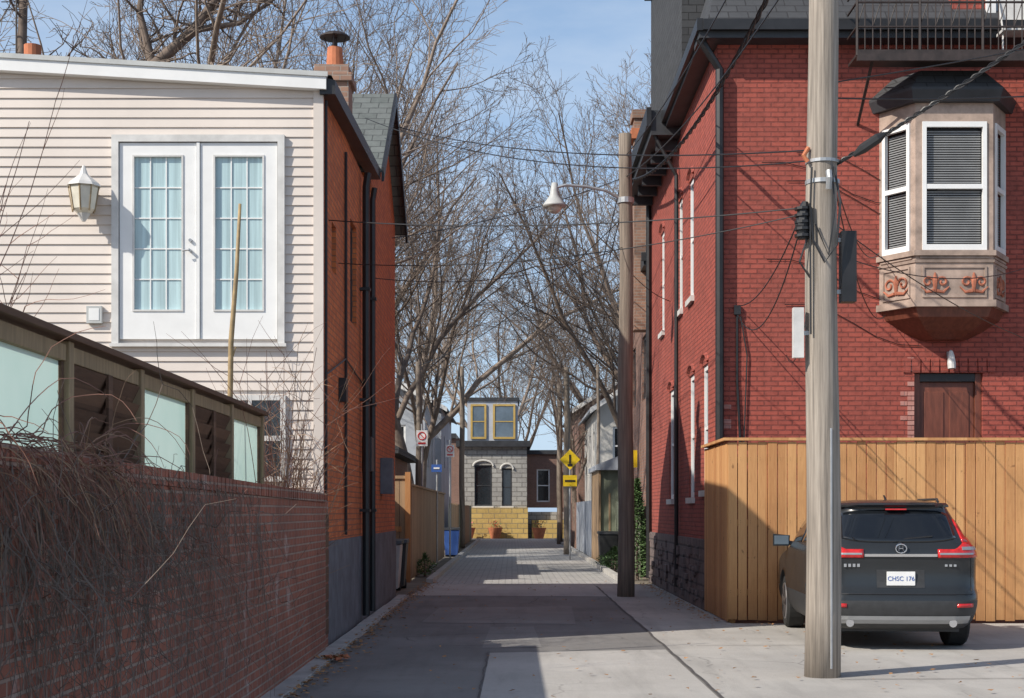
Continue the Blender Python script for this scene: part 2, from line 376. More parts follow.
for y0,y1 in ((23.2,25.8),(28.5,25.8)):
    z0,z1=6.85,8.72
    b.prism([(-9,y0,z0),(XL+.18,y0,z0),(XL+.18,y1,z1),(-9,y1,z1)],(0,0,.07),'shinglegreen')
    b.prism([(XL+.18,y0,z0-.14),(XL+.22,y0,z0-.14),(XL+.22,y1,z1-.14),(XL+.18,y1,z1-.14)],(0,0,.22),'black')
b.done('gabled_roof',H)
b=MB()
b.box(-2.85,-2.35,21.6,22.1,6.5,8.05,'oldchim'); b.box(-2.9,-2.3,21.55,22.15,7.8,7.92,'oldchim')
b.tube([(-2.58,21.85,8.03),(-2.58,21.85,8.36)],[.13,.11],'pot',14)
b.tube([(-2.58,21.85,8.36),(-2.58,21.85,8.5)],.04,'iron',8)
b.tube([(-2.58,21.85,8.5),(-2.58,21.85,8.53),(-2.58,21.85,8.57)],[.23,.21,.14],'iron',12)
for a in range(4):
    c,s=math.cos(a*1.57),math.sin(a*1.57); b.tube([(-2.58+.11*c,21.85+.11*s,8.36),(-2.58+.16*c,21.85+.16*s,8.52)],.012,'iron',4)
b.tube([(-3.0,20.5,6.7),(-3.0,20.5,7.5)],.05,'darktrim',8); b.tube([(-3.0,20.5,7.5),(-3,20.5,7.57)],[.12,.1],'iron',10)
b.done('chimney_stack',H,bevel=.01)
b=MB()
for y,r in ((21.7,.055),(22.7,.045)):
    b.tube([(XL+.09,y,.1),(XL+.09,y,6.3),(XL+.12,y,6.5)],r,'black',8)
    for z in (1.6,3.2,4.8): b.box(XL,XL+.15,y-.07,y+.07,z,z+.04,'black')
b.box(XL+.005,XL+.14,22.0,22.4,2.2,2.7,'darktrim'); b.box(XL+.005,XL+.1,19.0,19.2,3.0,3.3,'black')
b.tube([(XL+.03,19.6,1.3),(XL+.03,19.6,6.3)],.02,'black',6)
b.tube([(XL+.03,YF+.1,1.2),(XL+.03,YF+.1,6.4)],.018,'black',6)
b.tube([(XL+.03,YF+.1,3.2),(XL+.03,19.6,3.6),(XL+.03,22.7,3.4)],.012,'black',5)
b.box(XL+.005,XL+.2,25.0,25.4,1.9,2.5,'greyplinth')
b.done('downpipes_and_meters',H)
b=MB()
x0,x1,z0,z1=-4.60,-2.66,3.60,5.90; y=YF-.06
b.box(x0-.03,x0+.05,y-.01,y+.1,z0-.05,z1+.06,'offwhite'); b.box(x1-.05,x1+.03,y-.01,y+.1,z0-.05,z1+.06,'offwhite')
b.box(x0+.05,x1-.05,y-.01,y+.1,z1-.02,z1+.06,'offwhite'); b.box(x0-.05,x1+.05,y-.03,y+.1,z0-.09,z0-.052,'offwhite')
for a,c in ((x0+.058,(x0+x1)/2-.024),((x0+x1)/2+.024,x1-.058)):
    g0,g1,h0,h1=a+.17,c-.17,z0+.34,z1-.19
    b.box(a,g0,y+.02,y+.066,z0,z1-.03,'white'); b.box(g1,c,y+.02,y+.066,z0,z1-.03,'white')
    b.box(g0,g1,y+.02,y+.066,h1,z1-.03,'white'); b.box(g0,g1,y+.02,y+.066,z0,h0,'white')
    b.box(g0,g1,y+.053,y+.060,h0,h1,'pale')
    for i in (1,2): xx=g0+(g1-g0)*i/3; b.box(xx-.007,xx+.007,y+.040,y+.050,h0,h1,'white')
    for i in range(1,5): zz=h0+(h1-h0)*i/5; b.box(g0,g1,y+.041,y+.051,zz-.007,zz+.007,'white')
    for q in ((g0-.02,g0,h0-.02,h1+.02),(g1,g1+.02,h0-.02,h1+.02),(g0,g1,h1,h1+.02),(g0,g1,h0-.02,h0)): b.box(q[0],q[1],y+.008,y+.02,q[2],q[3],'offwhite')
b.box((x0+x1)/2-.018,(x0+x1)/2+.018,y+.0,y+.066,z0,z1-.03,'white')
b.tube([(-3.72,y+.02,4.62),(-3.72,y-.05,4.62)],.018,'galv',10); b.tube([(-3.72,y-.05,4.62),(-3.80,y-.05,4.61)],.010,'galv',8)
b.tube([(-3.72,y+.02,4.74),(-3.72,y-.01,4.74)],.02,'galv',10)
b.done('french_doors',H)
b=MB()
window(b,'y',YF-.06,-3.45,-2.62,1.95,2.95,'offwhite','glass',w=.06)
b.box(-3.05,-3.01,YF-.062,YF+.0,1.95,2.95,'offwhite'); b.done('lower_window',H)
b=MB()
b.tube([(-4.92,YF-.02,5.2),(-4.92,YF-.10,5.22),(-4.92,YF-.2,5.32),(-4.92,YF-.26,5.42)],.018,'lampcream',8)
b.box(-4.98,-4.86,YF-.05,YF-.02,5.05,5.33,'lampcream')
b.tube([(-4.9,YF-.24,5.0),(-4.9,YF-.24,5.06),(-4.9,YF-.24,5.3),(-4.9,YF-.24,5.33)],[.06,.13,.17,.15],'lampcream',8)
b.tube([(-4.9,YF-.24,5.32),(-4.9,YF-.24,5.36),(-4.9,YF-.24,5.46),(-4.9,YF-.24,5.56)],[.20,.17,.05,.015],'offwhite',8)
b.tube([(-4.9,YF-.24,4.92),(-4.9,YF-.24,5.01)],[.02,.08],'offwhite',8)
for a in range(8):
    c,s=math.cos(a*.785),math.sin(a*.785); b.tube([(-4.9+.125*c,YF-.24+.125*s,5.03),(-4.9+.175*c,YF-.24+.175*s,5.33)],.010,'post',4)
b.done('wall_lantern',H)
b=MB(); b.box(-4.92,-4.74,YF-.07,YF-.015,3.78,3.98,'greybox'); b.box(-4.89,-4.77,YF-.075,YF-.069,3.81,3.95,'white'); b.done('vent_cover',H,bevel=.01)
b=MB(); b.tube([(-7.35,23,6.6),(-7.35,23,8.75)],.13,'pot',14)
b.tube([(-7.6,23,6.6),(-7.6,23,10)],.015,'iron',5)
for i in range(6): b.tube([(-7.95+.03*i,23,9.9-.12*i),(-7.3-.03*i,23,9.9-.12*i)],.008,'iron',4)
b.done('roof_vent_pipe',H)

# ---------------------------------------------------------------- left brick garden wall
G=grp('brick_garden_wall')
b=MB(); b.mesh([(-2.35,3,0),(-2.1,3,0),(-2.1,16.9,0),(-2.35,16.9,0),(-2.35,3,1.80),(-2.1,3,1.80),(-2.1,16.9,1.70),(-2.35,16.9,1.70)],
 [(0,3,2,1),(4,5,6,7),(0,1,5,4),(2,3,7,6),(0,4,7,3),(1,2,6,5)],'wallbrick')
b.done('wall_body',G)
b=MB()
y=3.0
while y<16.85:
    zz=1.803-(y-3)*.0072; w=.072
    b.box(-2.37+R.uniform(-.004,.004),-2.085+R.uniform(-.005,.005),y,y+w-.008,zz,zz+.10,'wallbrick'); y+=w
b.done('brick_on_edge_coping',G)
b=MB(); b.box(-2.42,-2.14,16.92,17.05,0,1.55,'oldwood'); b.box(-2.46,-2.12,17.06,17.30,0,1.72,'wallbrick')
for i in range(7): b.box(-2.135,-2.11,16.92,17.28,.2+i*.2,.37+i*.2,'louver')
b.done('end_pier',G)
F=grp('glass_and_timber_fence')
posts=[5.5,7.25,9.0,10.74,12.46,14.2,15.95]
b=MB()
for y in posts: b.box(-2.75,-2.64,y-.05,y+.05,0,2.62,'post')
b.box(-2.78,-2.60,5.4,16.02,2.622,2.665,'louver'); b.box(-2.73,-2.66,5.4,15.95,2.50,2.60,'post'); b.box(-2.73,-2.66,5.4,15.95,1.35,1.45,'post')
b.done('posts_and_rails',F,bevel=.006)
for i in range(len(posts)-1):
    b=MB(); a,c=posts[i]+.052,posts[i+1]-.052
    if i in (1,3,5):
        b.face([(-2.695,a+.04,1.452),(-2.695,c-.04,1.452),(-2.695,c-.04,2.498),(-2.695,a+.04,2.498)],'frost'); b.box(-2.72,-2.675,a,a+.038,1.452,2.498,'louver'); b.box(-2.72,-2.675,c-.038,c,1.452,2.498,'louver'); b.done('frosted_glass_panel',F)
    else:
        for k in range(8):
            zz=1.46+k*.13; b.prism([(-2.73,a,zz),(-2.71,a,zz),(-2.65,a,zz+.12),(-2.67,a,zz+.12)],(0,c-a,0),'louver')
        b.box(-2.74,-2.732,a,c,1.46,2.49,'louver')
        b.box(-2.66,-2.64,(a+c)/2-.05,(a+c)/2+.05,1.452,2.498,'louver'); b.done('louvred_timber_panel',F)
b=MB(); b.box(-2.72,-2.68,5.4,15.95,0,1.349,'louver'); b.done('lower_boards',F)

# vines on the wall
b=MB()
def strand(p,d,n,L,r,m,grav=0,jit=.3,xmin=None,sides=3):
    pts=[Vector(p)]; d=Vector(d).normalized()
    for i in range(n):
        d=d+Vector((R.gauss(0,jit)*.4,R.gauss(0,jit),R.gauss(0,jit)))+Vector((0,0,-grav)); d.normalize()
        q=pts[-1]+d*L/n
        if xmin is not None and q.x<xmin: q.x=xmin+R.uniform(0,.01)
        if q.z<.03:q.z=.03
        pts.append(q)
    b.tube(pts,[r*(1-.6*i/n) for i in range(n+1)],m,sides,False); return pts
for i in range(330):
    y=min(12.6,6.0+abs(R.gauss(0,2.8))); z=1.8-(y-3)*.0072+R.uniform(-.25,.08)
    pts=strand((-2.085,y,z),(0,R.uniform(-.7,.9),-1),13,R.uniform(.4,1.7),.0036,R.choice(['twig','bark','bark']),.05,.36,-2.094)
    for kk in range(2):
        q=R.choice(pts[2:]); strand(q,(0,R.uniform(-1,1),R.uniform(-1,.3)),6,.4,.0026,'bark',.03,.35,-2.094)
for i in range(200):
    y=R.uniform(5.8,7.9)
    strand((R.uniform(-2.3,-2.08),y,R.uniform(1.75,1.95)),(R.uniform(0,.35),R.uniform(-.3,1),R.uniform(-.4,.45)),11,R.uniform(.3,.75),.0034,R.choice(['twig','twig','twigtan']),.2,.2,-2.09)
for i in range(60):
    y=R.uniform(7.5,12)
    strand((R.uniform(-2.25,-2.08),y,1.84-(y-3)*.0072),(R.uniform(0,.2),R.uniform(-.8,1),R.uniform(-.2,.1)),9,R.uniform(.2,.5),.0028,'bark',.22,.2,-2.09)
b.done('bare_climbing_vine')
def shrub(name,c,n,h,spread,m,rr=.007,bias=(0,0)):
    global b
    b=MB()
    for i in range(n):
        a=R.uniform(0,6.28); s=spread*R.random()
        pts=strand((c[0]+R.gauss(0,.1),c[1]+R.gauss(0,.1),c[2]),(math.cos(a)*s+bias[0],math.sin(a)*s+bias[1],1),10,h*R.uniform(.6,1.05),rr,m,0,.09)
        for k in range(5):
            q=R.choice(pts[3:]); strand(q,(R.uniform(-1,1),R.uniform(-1,1),R.uniform(.3,1)),6,h*R.uniform(.12,.28),rr*.5,m,0,.12)
    b.done(name)
shrub('bare_shrub',(-2.75,16.85,0),46,3.45,.24,'twig',.008)
shrub('bare_shrub',(-2.45,16.7,0),30,3.3,.2,'twigtan',.008)
shrub('bare_shrub',(-5.1,12.5,1.0),18,4.2,.32,'twig',.008,(.10,0))
b=MB(); b.tube([(-2.93,15.2,0),(-2.90,15.15,1.0),(-2.88,15.1,1.9),(-2.83,15.05,2.6),(-2.81,15,3.3),(-2.755,15,4.0),(-2.72,15,4.68)],[.035,.034,.032,.028,.027,.022,.015],'bamboo',8)
b.tube([(-2.82,15.02,3.1),(-2.76,15.0,3.25)],[.014,.006],'bamboo',5)
b.done('wooden_stake',None,True)

# ---------------------------------------------------------------- red brick house
H=grp('red_brick_house')
XR=3.15; Y0=23.0; Y1=34.0; ZE=8.80
sidew=[(24.1,24.8,1.95,4.0),(25.9,26.65,1.85,4.0),(26.0,26.7,5.35,7.45),(27.7,28.4,5.35,7.45),(29.2,30.0,1.85,4.0),(31.0,31.7,5.35,7.45)]
b=MB()
wall(b,'y',Y0,XR,13,0,ZE,[(6.17,7.22,1.2,3.73),],.22,'redbrick',1)
wall(b,'x',XR,Y0,Y1,1.15,ZE,sidew,.14,'redbrick',1)
b.face([(XR,Y1,0),(13,Y1,0),(13,Y1,ZE),(XR,Y1,ZE)],'redbrick')
b.done('brick_walls',H)
b=MB()
for zz in range(18):
    z=2.7+zz*.075
    for k in range(R.choice([0,1,1,2])): b.box(6.17-.11-.11*k+.004,6.17-.11*k-.004,Y0-.006,Y0+.002,z+.004,z+.069,'washbrick')
for zz in range(26):
    z=1.3+zz*.075
    if R.random()<.75: b.box(XR-.006,XR+R.choice([.1,.21]),Y0-.007,Y0+.002,z+.004,z+.069,'washbrick')
b.done('worn_brick_patch',H)
b=MB(); b.box(XR-.05,XR+.2,Y0+1.02,Y1,0,1.15,'rubble')
for i in range(90):
    y=R.uniform(24.1,33.6); z=R.uniform(.02,.95); w=R.uniform(.15,.4); h=R.uniform(.1,.2)
    b.box(XR-.05-R.uniform(.01,.05),XR-.04,y,y+w,z,z+h,'rubble')
b.done('rubble_foundation',H,bevel=.02)
b=MB()
for o in sidew:
    window(b,'x',XR+.03,*o,'white','skyglass',.09,1)
    b.box(XR-.06,XR+.1,o[0]-.08,o[1]+.08,o[2]-.1,o[2]-.002,'offwhite')
    pts=[(XR-.004,(o[0]+o[1])/2+(o[1]-o[0])*.56*math.cos(math.pi*i/8),o[3]+.02+.14*math.sin(math.pi*i/8)) for i in range(9)]; b.tube(pts,.045,'redbrick',4)
b.done('side_windows',H)
b=MB()
b.box(XR-.32,13.2,Y0-.35,Y0+.3,ZE-.04,ZE+.20,'darktrim')
b.box(XR-.28,XR+.2,Y0+.302,28.0,ZE-.02,ZE+.20,'darktrim')
b.box(XR-.36,XR-.27,Y0-.40,28.0,ZE+.06,ZE+.24,'black')
b.box(XR-.27,13.2,Y0-.44,Y0-.352,ZE+.06,ZE+.22,'black')
b.box(XR-.55,XR+.2,28.01,Y1+.5,ZE-.16,ZE+.30,'darktrim'); b.box(XR-.64,XR-.552,27.95,Y1+.55,ZE+.0,ZE+.34,'black')
for i in range(6):
    y=28.4+i*1.0; b.box(XR-.42,XR-.02,y,y+.12,ZE-.36,ZE-.162,'darktrim')
b.done('eaves_and_gutters',H)
b=MB()
T=12.9
def q(*p): b.face(p,'shingle')
q((XR-.2,Y0-.3,ZE+.22),(13,Y0-.3,ZE+.22),(13,Y0+3.6,T),(XR+1.0,Y0+3.6,T))
q((XR-.2,Y0-.3,ZE+.22),(XR+1.0,Y0+3.6,T),(XR+1.0,27.9,T),(XR-.2,27.9,ZE+.22))
b.box(XR+.02,XR+3,28.0,Y1+.2,ZE+.3,13.4,'shingle')
b.box(XR-.12,XR+3,27.9,Y1+.35,13.3,13.6,'darktrim'); b.face([(XR+1,Y0+3.6,T),(13,Y0+3.6,T),(13,Y1,T),(XR+1,Y1,T)],'shingle')
b.done('shingled_roof',H)
b=MB()
b.box(6.75,11,Y0-.02,Y0+3,ZE+.21,12.5,'redbrick')
b.done('brick_dormer',H)
b=MB(); window(b,'y',Y0-.10,7.25,8.4,ZE+.25,11.2,'white','skyglass',.14,1); b.done('dormer_door',H)
b=MB()
x0,x1,ya,zb=5.05,12,Y0-1.05,8.28
b.box(x0,x1,ya,Y0-.46,zb,zb+.04,'iron'); b.box(x0,x1,ya-.02,ya+.03,zb-.08,zb+.08,'iron')
for z in (zb+.42,zb+.78,zb+1.0): b.tube([(x0,ya,z),(x1,ya,z)],.018,'iron',5); b.tube([(x0,ya,z),(x0,Y0-.45,z)],.018,'iron',5)
x=x0; i=0
while x<x1:
    b.tube([(x,ya,zb),(x,ya,zb+1.0)],.022 if i%8==0 else .010,'iron',5)
    if i%2==0: b.tube([(x,ya,zb+.42),(x+.115,ya,zb+.78)],.007,'iron',4)
    x+=.115; i+=1
for x in (5.3,7.9,10): b.tube([(x,ya+.05,zb),(x,Y0,zb-.75)],.025,'iron',5)
for dx in (0,.45): b.tube([(7.3+dx,22.3,8.33),(7.35+dx,22.45,8.8),(7.3+dx,22.55,9.35)],.015,'offwhite',5)
b.box(7.3,7.8,22.25,22.6,8.75,8.79,'offwhite'); b.box(7.32,7.76,22.55,22.58,9.0,9.3,'offwhite')
b.done('iron_balcony',H)
b=MB()
b.tube([(XR-.30,Y0-.2,ZE),(XR+.02,Y0-.1,ZE-.45),(XR+.02,Y0-.1,2.6)],.065,'black',8)
b.tube([(XR-.5,28.1,ZE-.1),(XR-.07,28.1,ZE-.9),(XR-.07,28.1,.2)],.04,'black',8)
b.tube([(XR-.07,Y1-.2,ZE-.2),(XR-.07,Y1-.2,.1)],.06,'black',8)
b.tube([(3.45,Y0-.02,4.75),(3.45,Y0-.02,3.6),(3.5,Y0-.02,2.6)],.02,'black',6)
b.tube([(3.5,Y0-.03,4.6),(3.6,Y0-.03,4.0),(3.55,Y0-.03,2.6)],.012,'black',5)
b.tube([(4.55,Y0-.03,8.7),(4.55,Y0-.03,5.3)],.014,'black',5)
b.box(3.40,3.50,Y0-.06,Y0-.004,4.62,4.76,'black')
b.done('downpipes_and_cables',H)
b=MB()
b.box(6.17,6.27,Y0+.06,Y0+.2,1.2,3.73,'doorbrown'); b.box(7.12,7.22,Y0+.06,Y0+.2,1.2,3.73,'doorbrown'); b.box(6.27,7.12,Y0+.06,Y0+.2,3.6,3.73,'black')
b.box(6.27,7.12,Y0+.12,Y0+.18,1.2,3.6,'doorbrown')
for a,c in ((6.35,6.65),(6.74,7.04)):
    for l,h in ((1.4,2.3),(2.4,3.45)): b.box(a,c,Y0+.105,Y0+.121,l,h,'doorbrown')
b.done('side_door',H,bevel=.01)
b=MB()
n=9
for i in range(n+1):
    x=6.05+i*(1.3/n); b.prism([(x-.055,Y0-.004,3.735),(x+.055,Y0-.004,3.735),(x+.065,Y0-.004,3.95),(x-.065,Y0-.004,3.95)],(0,-.02,0),'redbrick')
b.done('brick_lintel',H)
b=MB()
b.box(6.66,6.74,Y0-.05,Y0-.004,3.95,4.05,'galv'); b.tube([(6.7,Y0-.1,4.05),(6.7,Y0-.12,3.98),(6.7,Y0-.14,3.86),(6.7,Y0-.15,3.78)],[.03,.05,.065,.06],'offwhite',10); b.tube([(6.7,Y0-.04,4.02),(6.7,Y0-.10,4.06)],.02,'galv',6)
b.done('outdoor_wall_lamp',H)
b=MB()
def ring(s,z,extra=0):
    cx=6.6; return [(cx-.98*s-extra,Y0+.02,z),(cx-.58*s-extra*.6,Y0-.62*s-extra,z),(cx+.58*s+extra*.6,Y0-.62*s-extra,z),(cx+.98*s+extra,Y0+.02,z)]
def loft(levels,m,cap=True):
    for (s,z,e),(s2,z2,e2) in zip(levels,levels[1:]):
        A=ring(s,z,e);B=ring(s2,z2,e2)
        for i in range(3): b.face([A[i],A[i+1],B[i+1],B[i]],m)
    if cap: b.face(ring(*levels[0]),m); b.face(ring(*levels[-1]),m)
loft([(1,4.74,0),(1,5.42,0)],'bayframe')
loft([(1,5.42,.05),(1,5.50,.05)],'bayframe'); loft([(1,4.66,.05),(1,4.76,.05)],'bayframe'); loft([(1,5.32,.02),(1,5.36,.03)],'bayframe')
loft([(.35,4.22,0),(.62,4.34,0),(.9,4.52,0),(.98,4.66,0)],'doorbrown')
loft([(1,7.42,0),(1,7.70,0)],'bayframe')
loft([(1,7.70,.10),(1,7.86,.16),(1,7.90,.16)],'darktrim'); loft([(1,7.90,.16),(.80,8.22,.0)],'shingle')
b.done('bay_base_and_roof',H)
b=MB()
A=ring(1,0)
for i in range(3):
    p=Vector(A[i]);p2=Vector(A[i+1]); d=(p2-p); L=d.length; d.normalize(); nrm=Vector((d.y,-d.x,0))
    c=Vector((6.6,Y0,0))
    if nrm.dot((p+p2)/2-c)<0: nrm=-nrm
    p=Vector((p.x,p.y,0))
    def pb(a,e,z0,z1,o0,o1,m):
        P=[p+d*a+nrm*o0,p+d*e+nrm*o0,p+d*e+nrm*o1,p+d*a+nrm*o1]
        b.prism([(v.x,v.y,z0) for v in P],(0,0,z1-z0),m)
    pb(0,.1,5.5,7.42,-.06,.0,'bayframe'); pb(L-.1,L,5.5,7.42,-.06,.0,'bayframe')
    pb(.1,.16,5.5,7.42,-.04,.025,'white'); pb(L-.16,L-.1,5.5,7.42,-.04,.025,'white')
    pb(.16,L-.16,5.5,5.59,-.04,.025,'white'); pb(.16,L-.16,7.34,7.42,-.04,.025,'white'); pb(.16,L-.16,6.42,6.49,-.035,.02,'white')
    pb(.16,L-.16,5.59,7.34,-.10,-.09,'black')
    z=5.62
    while z<7.3:
        if not(6.38<z<6.50): pb(.17,L-.17,z,z+.018,-.075,-.055,'slat')
        z+=.036
    pb(.06,L-.06,5.38,5.41,0,.02,'bayframe')
    for q0,q1,q2,q3 in ((.1,L-.1,5.24,5.27),(.1,L-.1,4.80,4.83),(.1,.13,4.83,5.24),(L-.13,L-.1,4.83,5.24)): pb(q0,q1,q2,q3,0,.02,'bayframe')
    nsc=2 if i==1 else 1
    for k in range(nsc):
        cc=L*(k+.5)/nsc; ww=min(.26,L/nsc*.36)
        for s in (-1,1):
            pts=[]
            for t in range(15):
                th=t*.5; r_=ww*.42*(1-t/19); pts.append(p+d*(cc+s*(ww*.52-r_*math.cos(th)))+nrm*.012+Vector((0,0,5.03+r_*math.sin(th)*.95)))
            b.tube(pts,.018,'carved',5)
            b.tube([p+d*(cc+s*ww*.1)+nrm*.012+Vector((0,0,4.9)),p+d*(cc+s*ww*.6)+nrm*.012+Vector((0,0,4.88)),p+d*(cc+s*ww*1.0)+nrm*.012+Vector((0,0,4.96))],[.03,.022,.01],'carved',5)
        b.tube([p+d*cc+nrm*.012+Vector((0,0,4.88)),p+d*cc+nrm*.012+Vector((0,0,5.05)),p+d*cc+nrm*.012+Vector((0,0,5.17))],[.02,.04,.012],'carved',6)
b.done('bay_windows_and_carving',H)
b=MB()
for i in range(5):
    z=4.2+R.uniform(0,3); xa=3.4+R.uniform(0,1); b.tube([(xa+k*.35,Y0-.02,z-.1*k+.12*math.sin(k)) for k in range(7)],.006,'black',4)
b.done('facade_wires',H)

# ---------------------------------------------------------------- cedar fence
F=grp('cedar_board_fence')
b=MB(); x=3.10; Yf=21.5
while x<11.5:
    h=2.60+R.uniform(-.012,.012); b.box(x,x+.131+R.uniform(-.004,.003),Yf+R.uniform(-.012,.004),Yf+.022,.03+R.uniform(0,.03),h,'fence'); x+=.142
y=Yf+.03
while y<24.0:
    b.box(3.085+R.uniform(-.004,.004),3.107,y,y+.133,.03,2.60+R.uniform(-.012,.012),'fence'); y+=.142
b.done('boards',F,bevel=.004)
b=MB(); b.box(3.03,11.5,Yf-.04,Yf+.07,2.622,2.662,'fence'); b.box(3.03,3.145,Yf+.072,24.05,2.622,2.662,'fence')
for z in (.4,1.4,2.3): b.box(3.2,11.5,Yf+.023,Yf+.06,z,z+.09,'fence')
for x in (3.12,5.5,7.9,10.3): b.box(x,x+.09,Yf+.061,Yf+.15,0,2.6,'fence')
x=3.1
while x<11.4:
    for z in (.44,.47,1.44,1.47,2.34,2.37): b.box(x+.03,x+.036,Yf-.014,Yf-.0125,z,z+.006,'iron')
    x+=.142
b.done('cap_rail_and_posts',F)

# ---------------------------------------------------------------- utility poles
def pole(name,x,y,h,r0,r1,m='pole'):
    P=grp(name); b=MB(); n=14
    b.tube([(x+.015*math.sin(i*.8),y,h*i/n) for i in range(n+1)],[r0+(r1-r0)*(i/n)**.8 for i in range(n+1)],m,20); b.done('pole_shaft',P,True); return P
P=pole('utility_pole',3.0,14.5,9.5,.175,.130)
b=MB()
b.tube([(3.0,14.5,4.76),(3.0,14.5,4.80)],.166,'galv',20); b.tube([(3.0,14.5,4.96),(3.0,14.5,4.99)],.164,'galv',20)
b.box(3.17,3.31,14.4,14.55,3.62,4.30,'black'); b.box(3.12,3.18,14.45,14.5,3.7,3.74,'galv'); b.box(3.12,3.18,14.45,14.5,4.2,4.24,'galv')
b.tube([(2.80,14.42,4.22),(2.79,14.42,4.35),(2.81,14.42,4.5),(2.82,14.42,4.58)],[.05,.07,.065,.03],'black',8)
for i in range(5): b.tube([(2.80,14.42,4.24+i*.065),(2.80,14.42,4.265+i*.065)],.085,'black',10)
b.box(2.70,2.80,14.38,14.46,3.08,3.56,'offwhite'); b.box(2.79,2.87,14.42,14.46,3.3,3.34,'galv')
b.tube([(2.85,14.42,5.10),(2.80,14.40,5.02),(2.84,14.4,4.96)],.022,'pot',8)
b.tube([(3.02,14.30,4.85),(3.02,14.27,4.78),(3.02,14.30,4.68)],.03,'galv',8)
b.tube([(2.87,14.36,4.9),(2.855,14.36,4.5),(2.86,14.36,3.3)],.010,'black',5)
b.tube([(3.08,14.34,4.9),(3.13,14.3,4.55),(3.10,14.32,4.15),(2.98,14.3,3.98),(2.88,14.34,4.2),(2.85,14.34,4.55)],.012,'black',5)
b.tube([(3.05,14.33,4.95),(3.08,14.3,4.5),(3.02,14.31,4.05),(2.9,14.33,4.35)],.009,'black',5)
b.tube([(2.86,14.4,4.3),(2.76,14.4,4.0),(2.86,14.4,3.85)],.010,'black',5)
b.tube([(3.05,14.325,.1),(3.05,14.335,2.4)],.012,'galv',6)
b.done('pole_fittings',P)
P=pole('utility_pole',2.14,28.2,8.7,.165,.12,'poledark')
LS=grp('street_lamp')
b=MB()
b.tube([(2.1,28.2,7.45),(1.75,28.1,7.62),(1.4,28.05,7.68),(1.0,28,7.70),(.85,28,7.66),(.80,28,7.6)],.028,'galv',8)
b.tube([(2.1,28.2,7.15),(1.5,28.05,7.64)],.012,'galv',5); b.tube([(2.14,28.2,7.4),(2.14,28.2,7.5)],.155,'galv',14); b.done('bracket_arm',LS)
b=MB(); b.tube([(.79,28,7.74),(.79,28,7.60),(.79,28,7.5),(.79,28,7.42),(.79,28,7.34),(.79,28,7.30)],[.05,.075,.09,.15,.21,.23],'greybox',18)
b.tube([(.79,28,7.31),(.79,28,7.22),(.79,28,7.17)],[.14,.12,.05],'lampcream',14); b.done('lamp_head',LS,True)
for (x,y,h,r) in ((2.05,56,7.0,.13),(2.35,74,8,.15),(-2.55,41,5.7,.09),(-2.2,66,8,.13),(2.7,47,6.2,.06)): pole('utility_pole',x,y,h,r,r*.8,'poledark')
def wire(p,q,sag,r=.008,m='black',n=22,tw=False):
    b=MB(); p=Vector(p);q=Vector(q)
    pts=[p.lerp(q,i/n)-Vector((0,0,sag*4*(i/n)*(1-i/n))) for i in range(n+1)]
    b.tube(pts,r,m,5,False)
    if tw:
        nn=160
        for ph in (0,2.1,4.2):
            pp=[]
            for i in range(nn+1):
                t=i/nn; c=p.lerp(q,t)-Vector((0,0,sag*4*t*(1-t))); a=t*90+ph; pp.append(c+Vector((math.cos(a)*r*1.8,0,math.sin(a)*r*1.8)))
            b.tube(pp,r*.8,m,4,False)
    b.done('overhead_wire')
wire((2.95,14.5,5.1),(-2.3,27,8.6),.25,.008); wire((2.95,14.5,5.0),(-2.35,24,7.9),.35,.007)
wire((2.9,14.5,4.55),(-2.2,18,5.1),.12,.007); wire((2.9,14.5,4.5),(-2.2,19,4.75),.2,.006)
wire((3.0,14.5,7.7),(2.55,33,8.9),.75,.014,tw=True)
wire((3.12,14.45,4.95),(6.2,13.5,7.0),.08,.009,tw=True)
b=MB(); b.tube([(3.28,14.4,5.02),(3.36,14.38,5.08),(3.5,14.33,5.17),(3.56,14.31,5.21)],[.02,.05,.05,.02],'black',8); b.done('cable_splice_sleeve')
wire((3.1,14.5,5.6),(10,17,6.9),.2,.008); wire((3.1,14.5,5.75),(10,16,7.6),.1,.007)
wire((3.1,14.5,4.9),(5.6,22.9,5.55),.35,.007); wire((3.1,14.5,4.85),(5.7,22.9,4.6),.5,.007)
wire((2.95,14.5,4.9),(3.45,22.9,4.75),.35,.008); wire((2.9,14.5,4.8),(3.45,22.9,4.6),.7,.008); wire((2.95,14.5,4.2),(4.2,22.95,4.0),.5,.007)
wire((3.1,14.5,4.4),(9.5,22.9,3.9),.35,.006); wire((3.1,14.5,4.1),(9.0,22.9,6.0),.5,.006)
wire((2.14,28.2,8.3),(3.0,14.5,8.4),.3,.01); wire((2.14,28.2,7.9),(3,14.5,7.2),.3,.01)
wire((2.14,28.2,7.9),(-2.35,27.5,6.6),.15,.009); wire((2.14,28.2,6.6),(-2.25,23,5.2),.3,.007)
wire((2.14,28.2,8.2),(2.05,56,6.8),.5,.012); wire((2.14,28.2,7.6),(2.05,56,6.3),.5,.012); wire((2.05,56,6.8),(2.35,74,7.6),.4,.015)
wire((2.14,28.2,7.2),(-2.55,41,5.6),.4,.010); wire((-2.55,41,5.5),(-2.2,66,7.6),.5,.012); wire((2.14,28.2,6.2),(3.2,30,5.8),.1,.008)

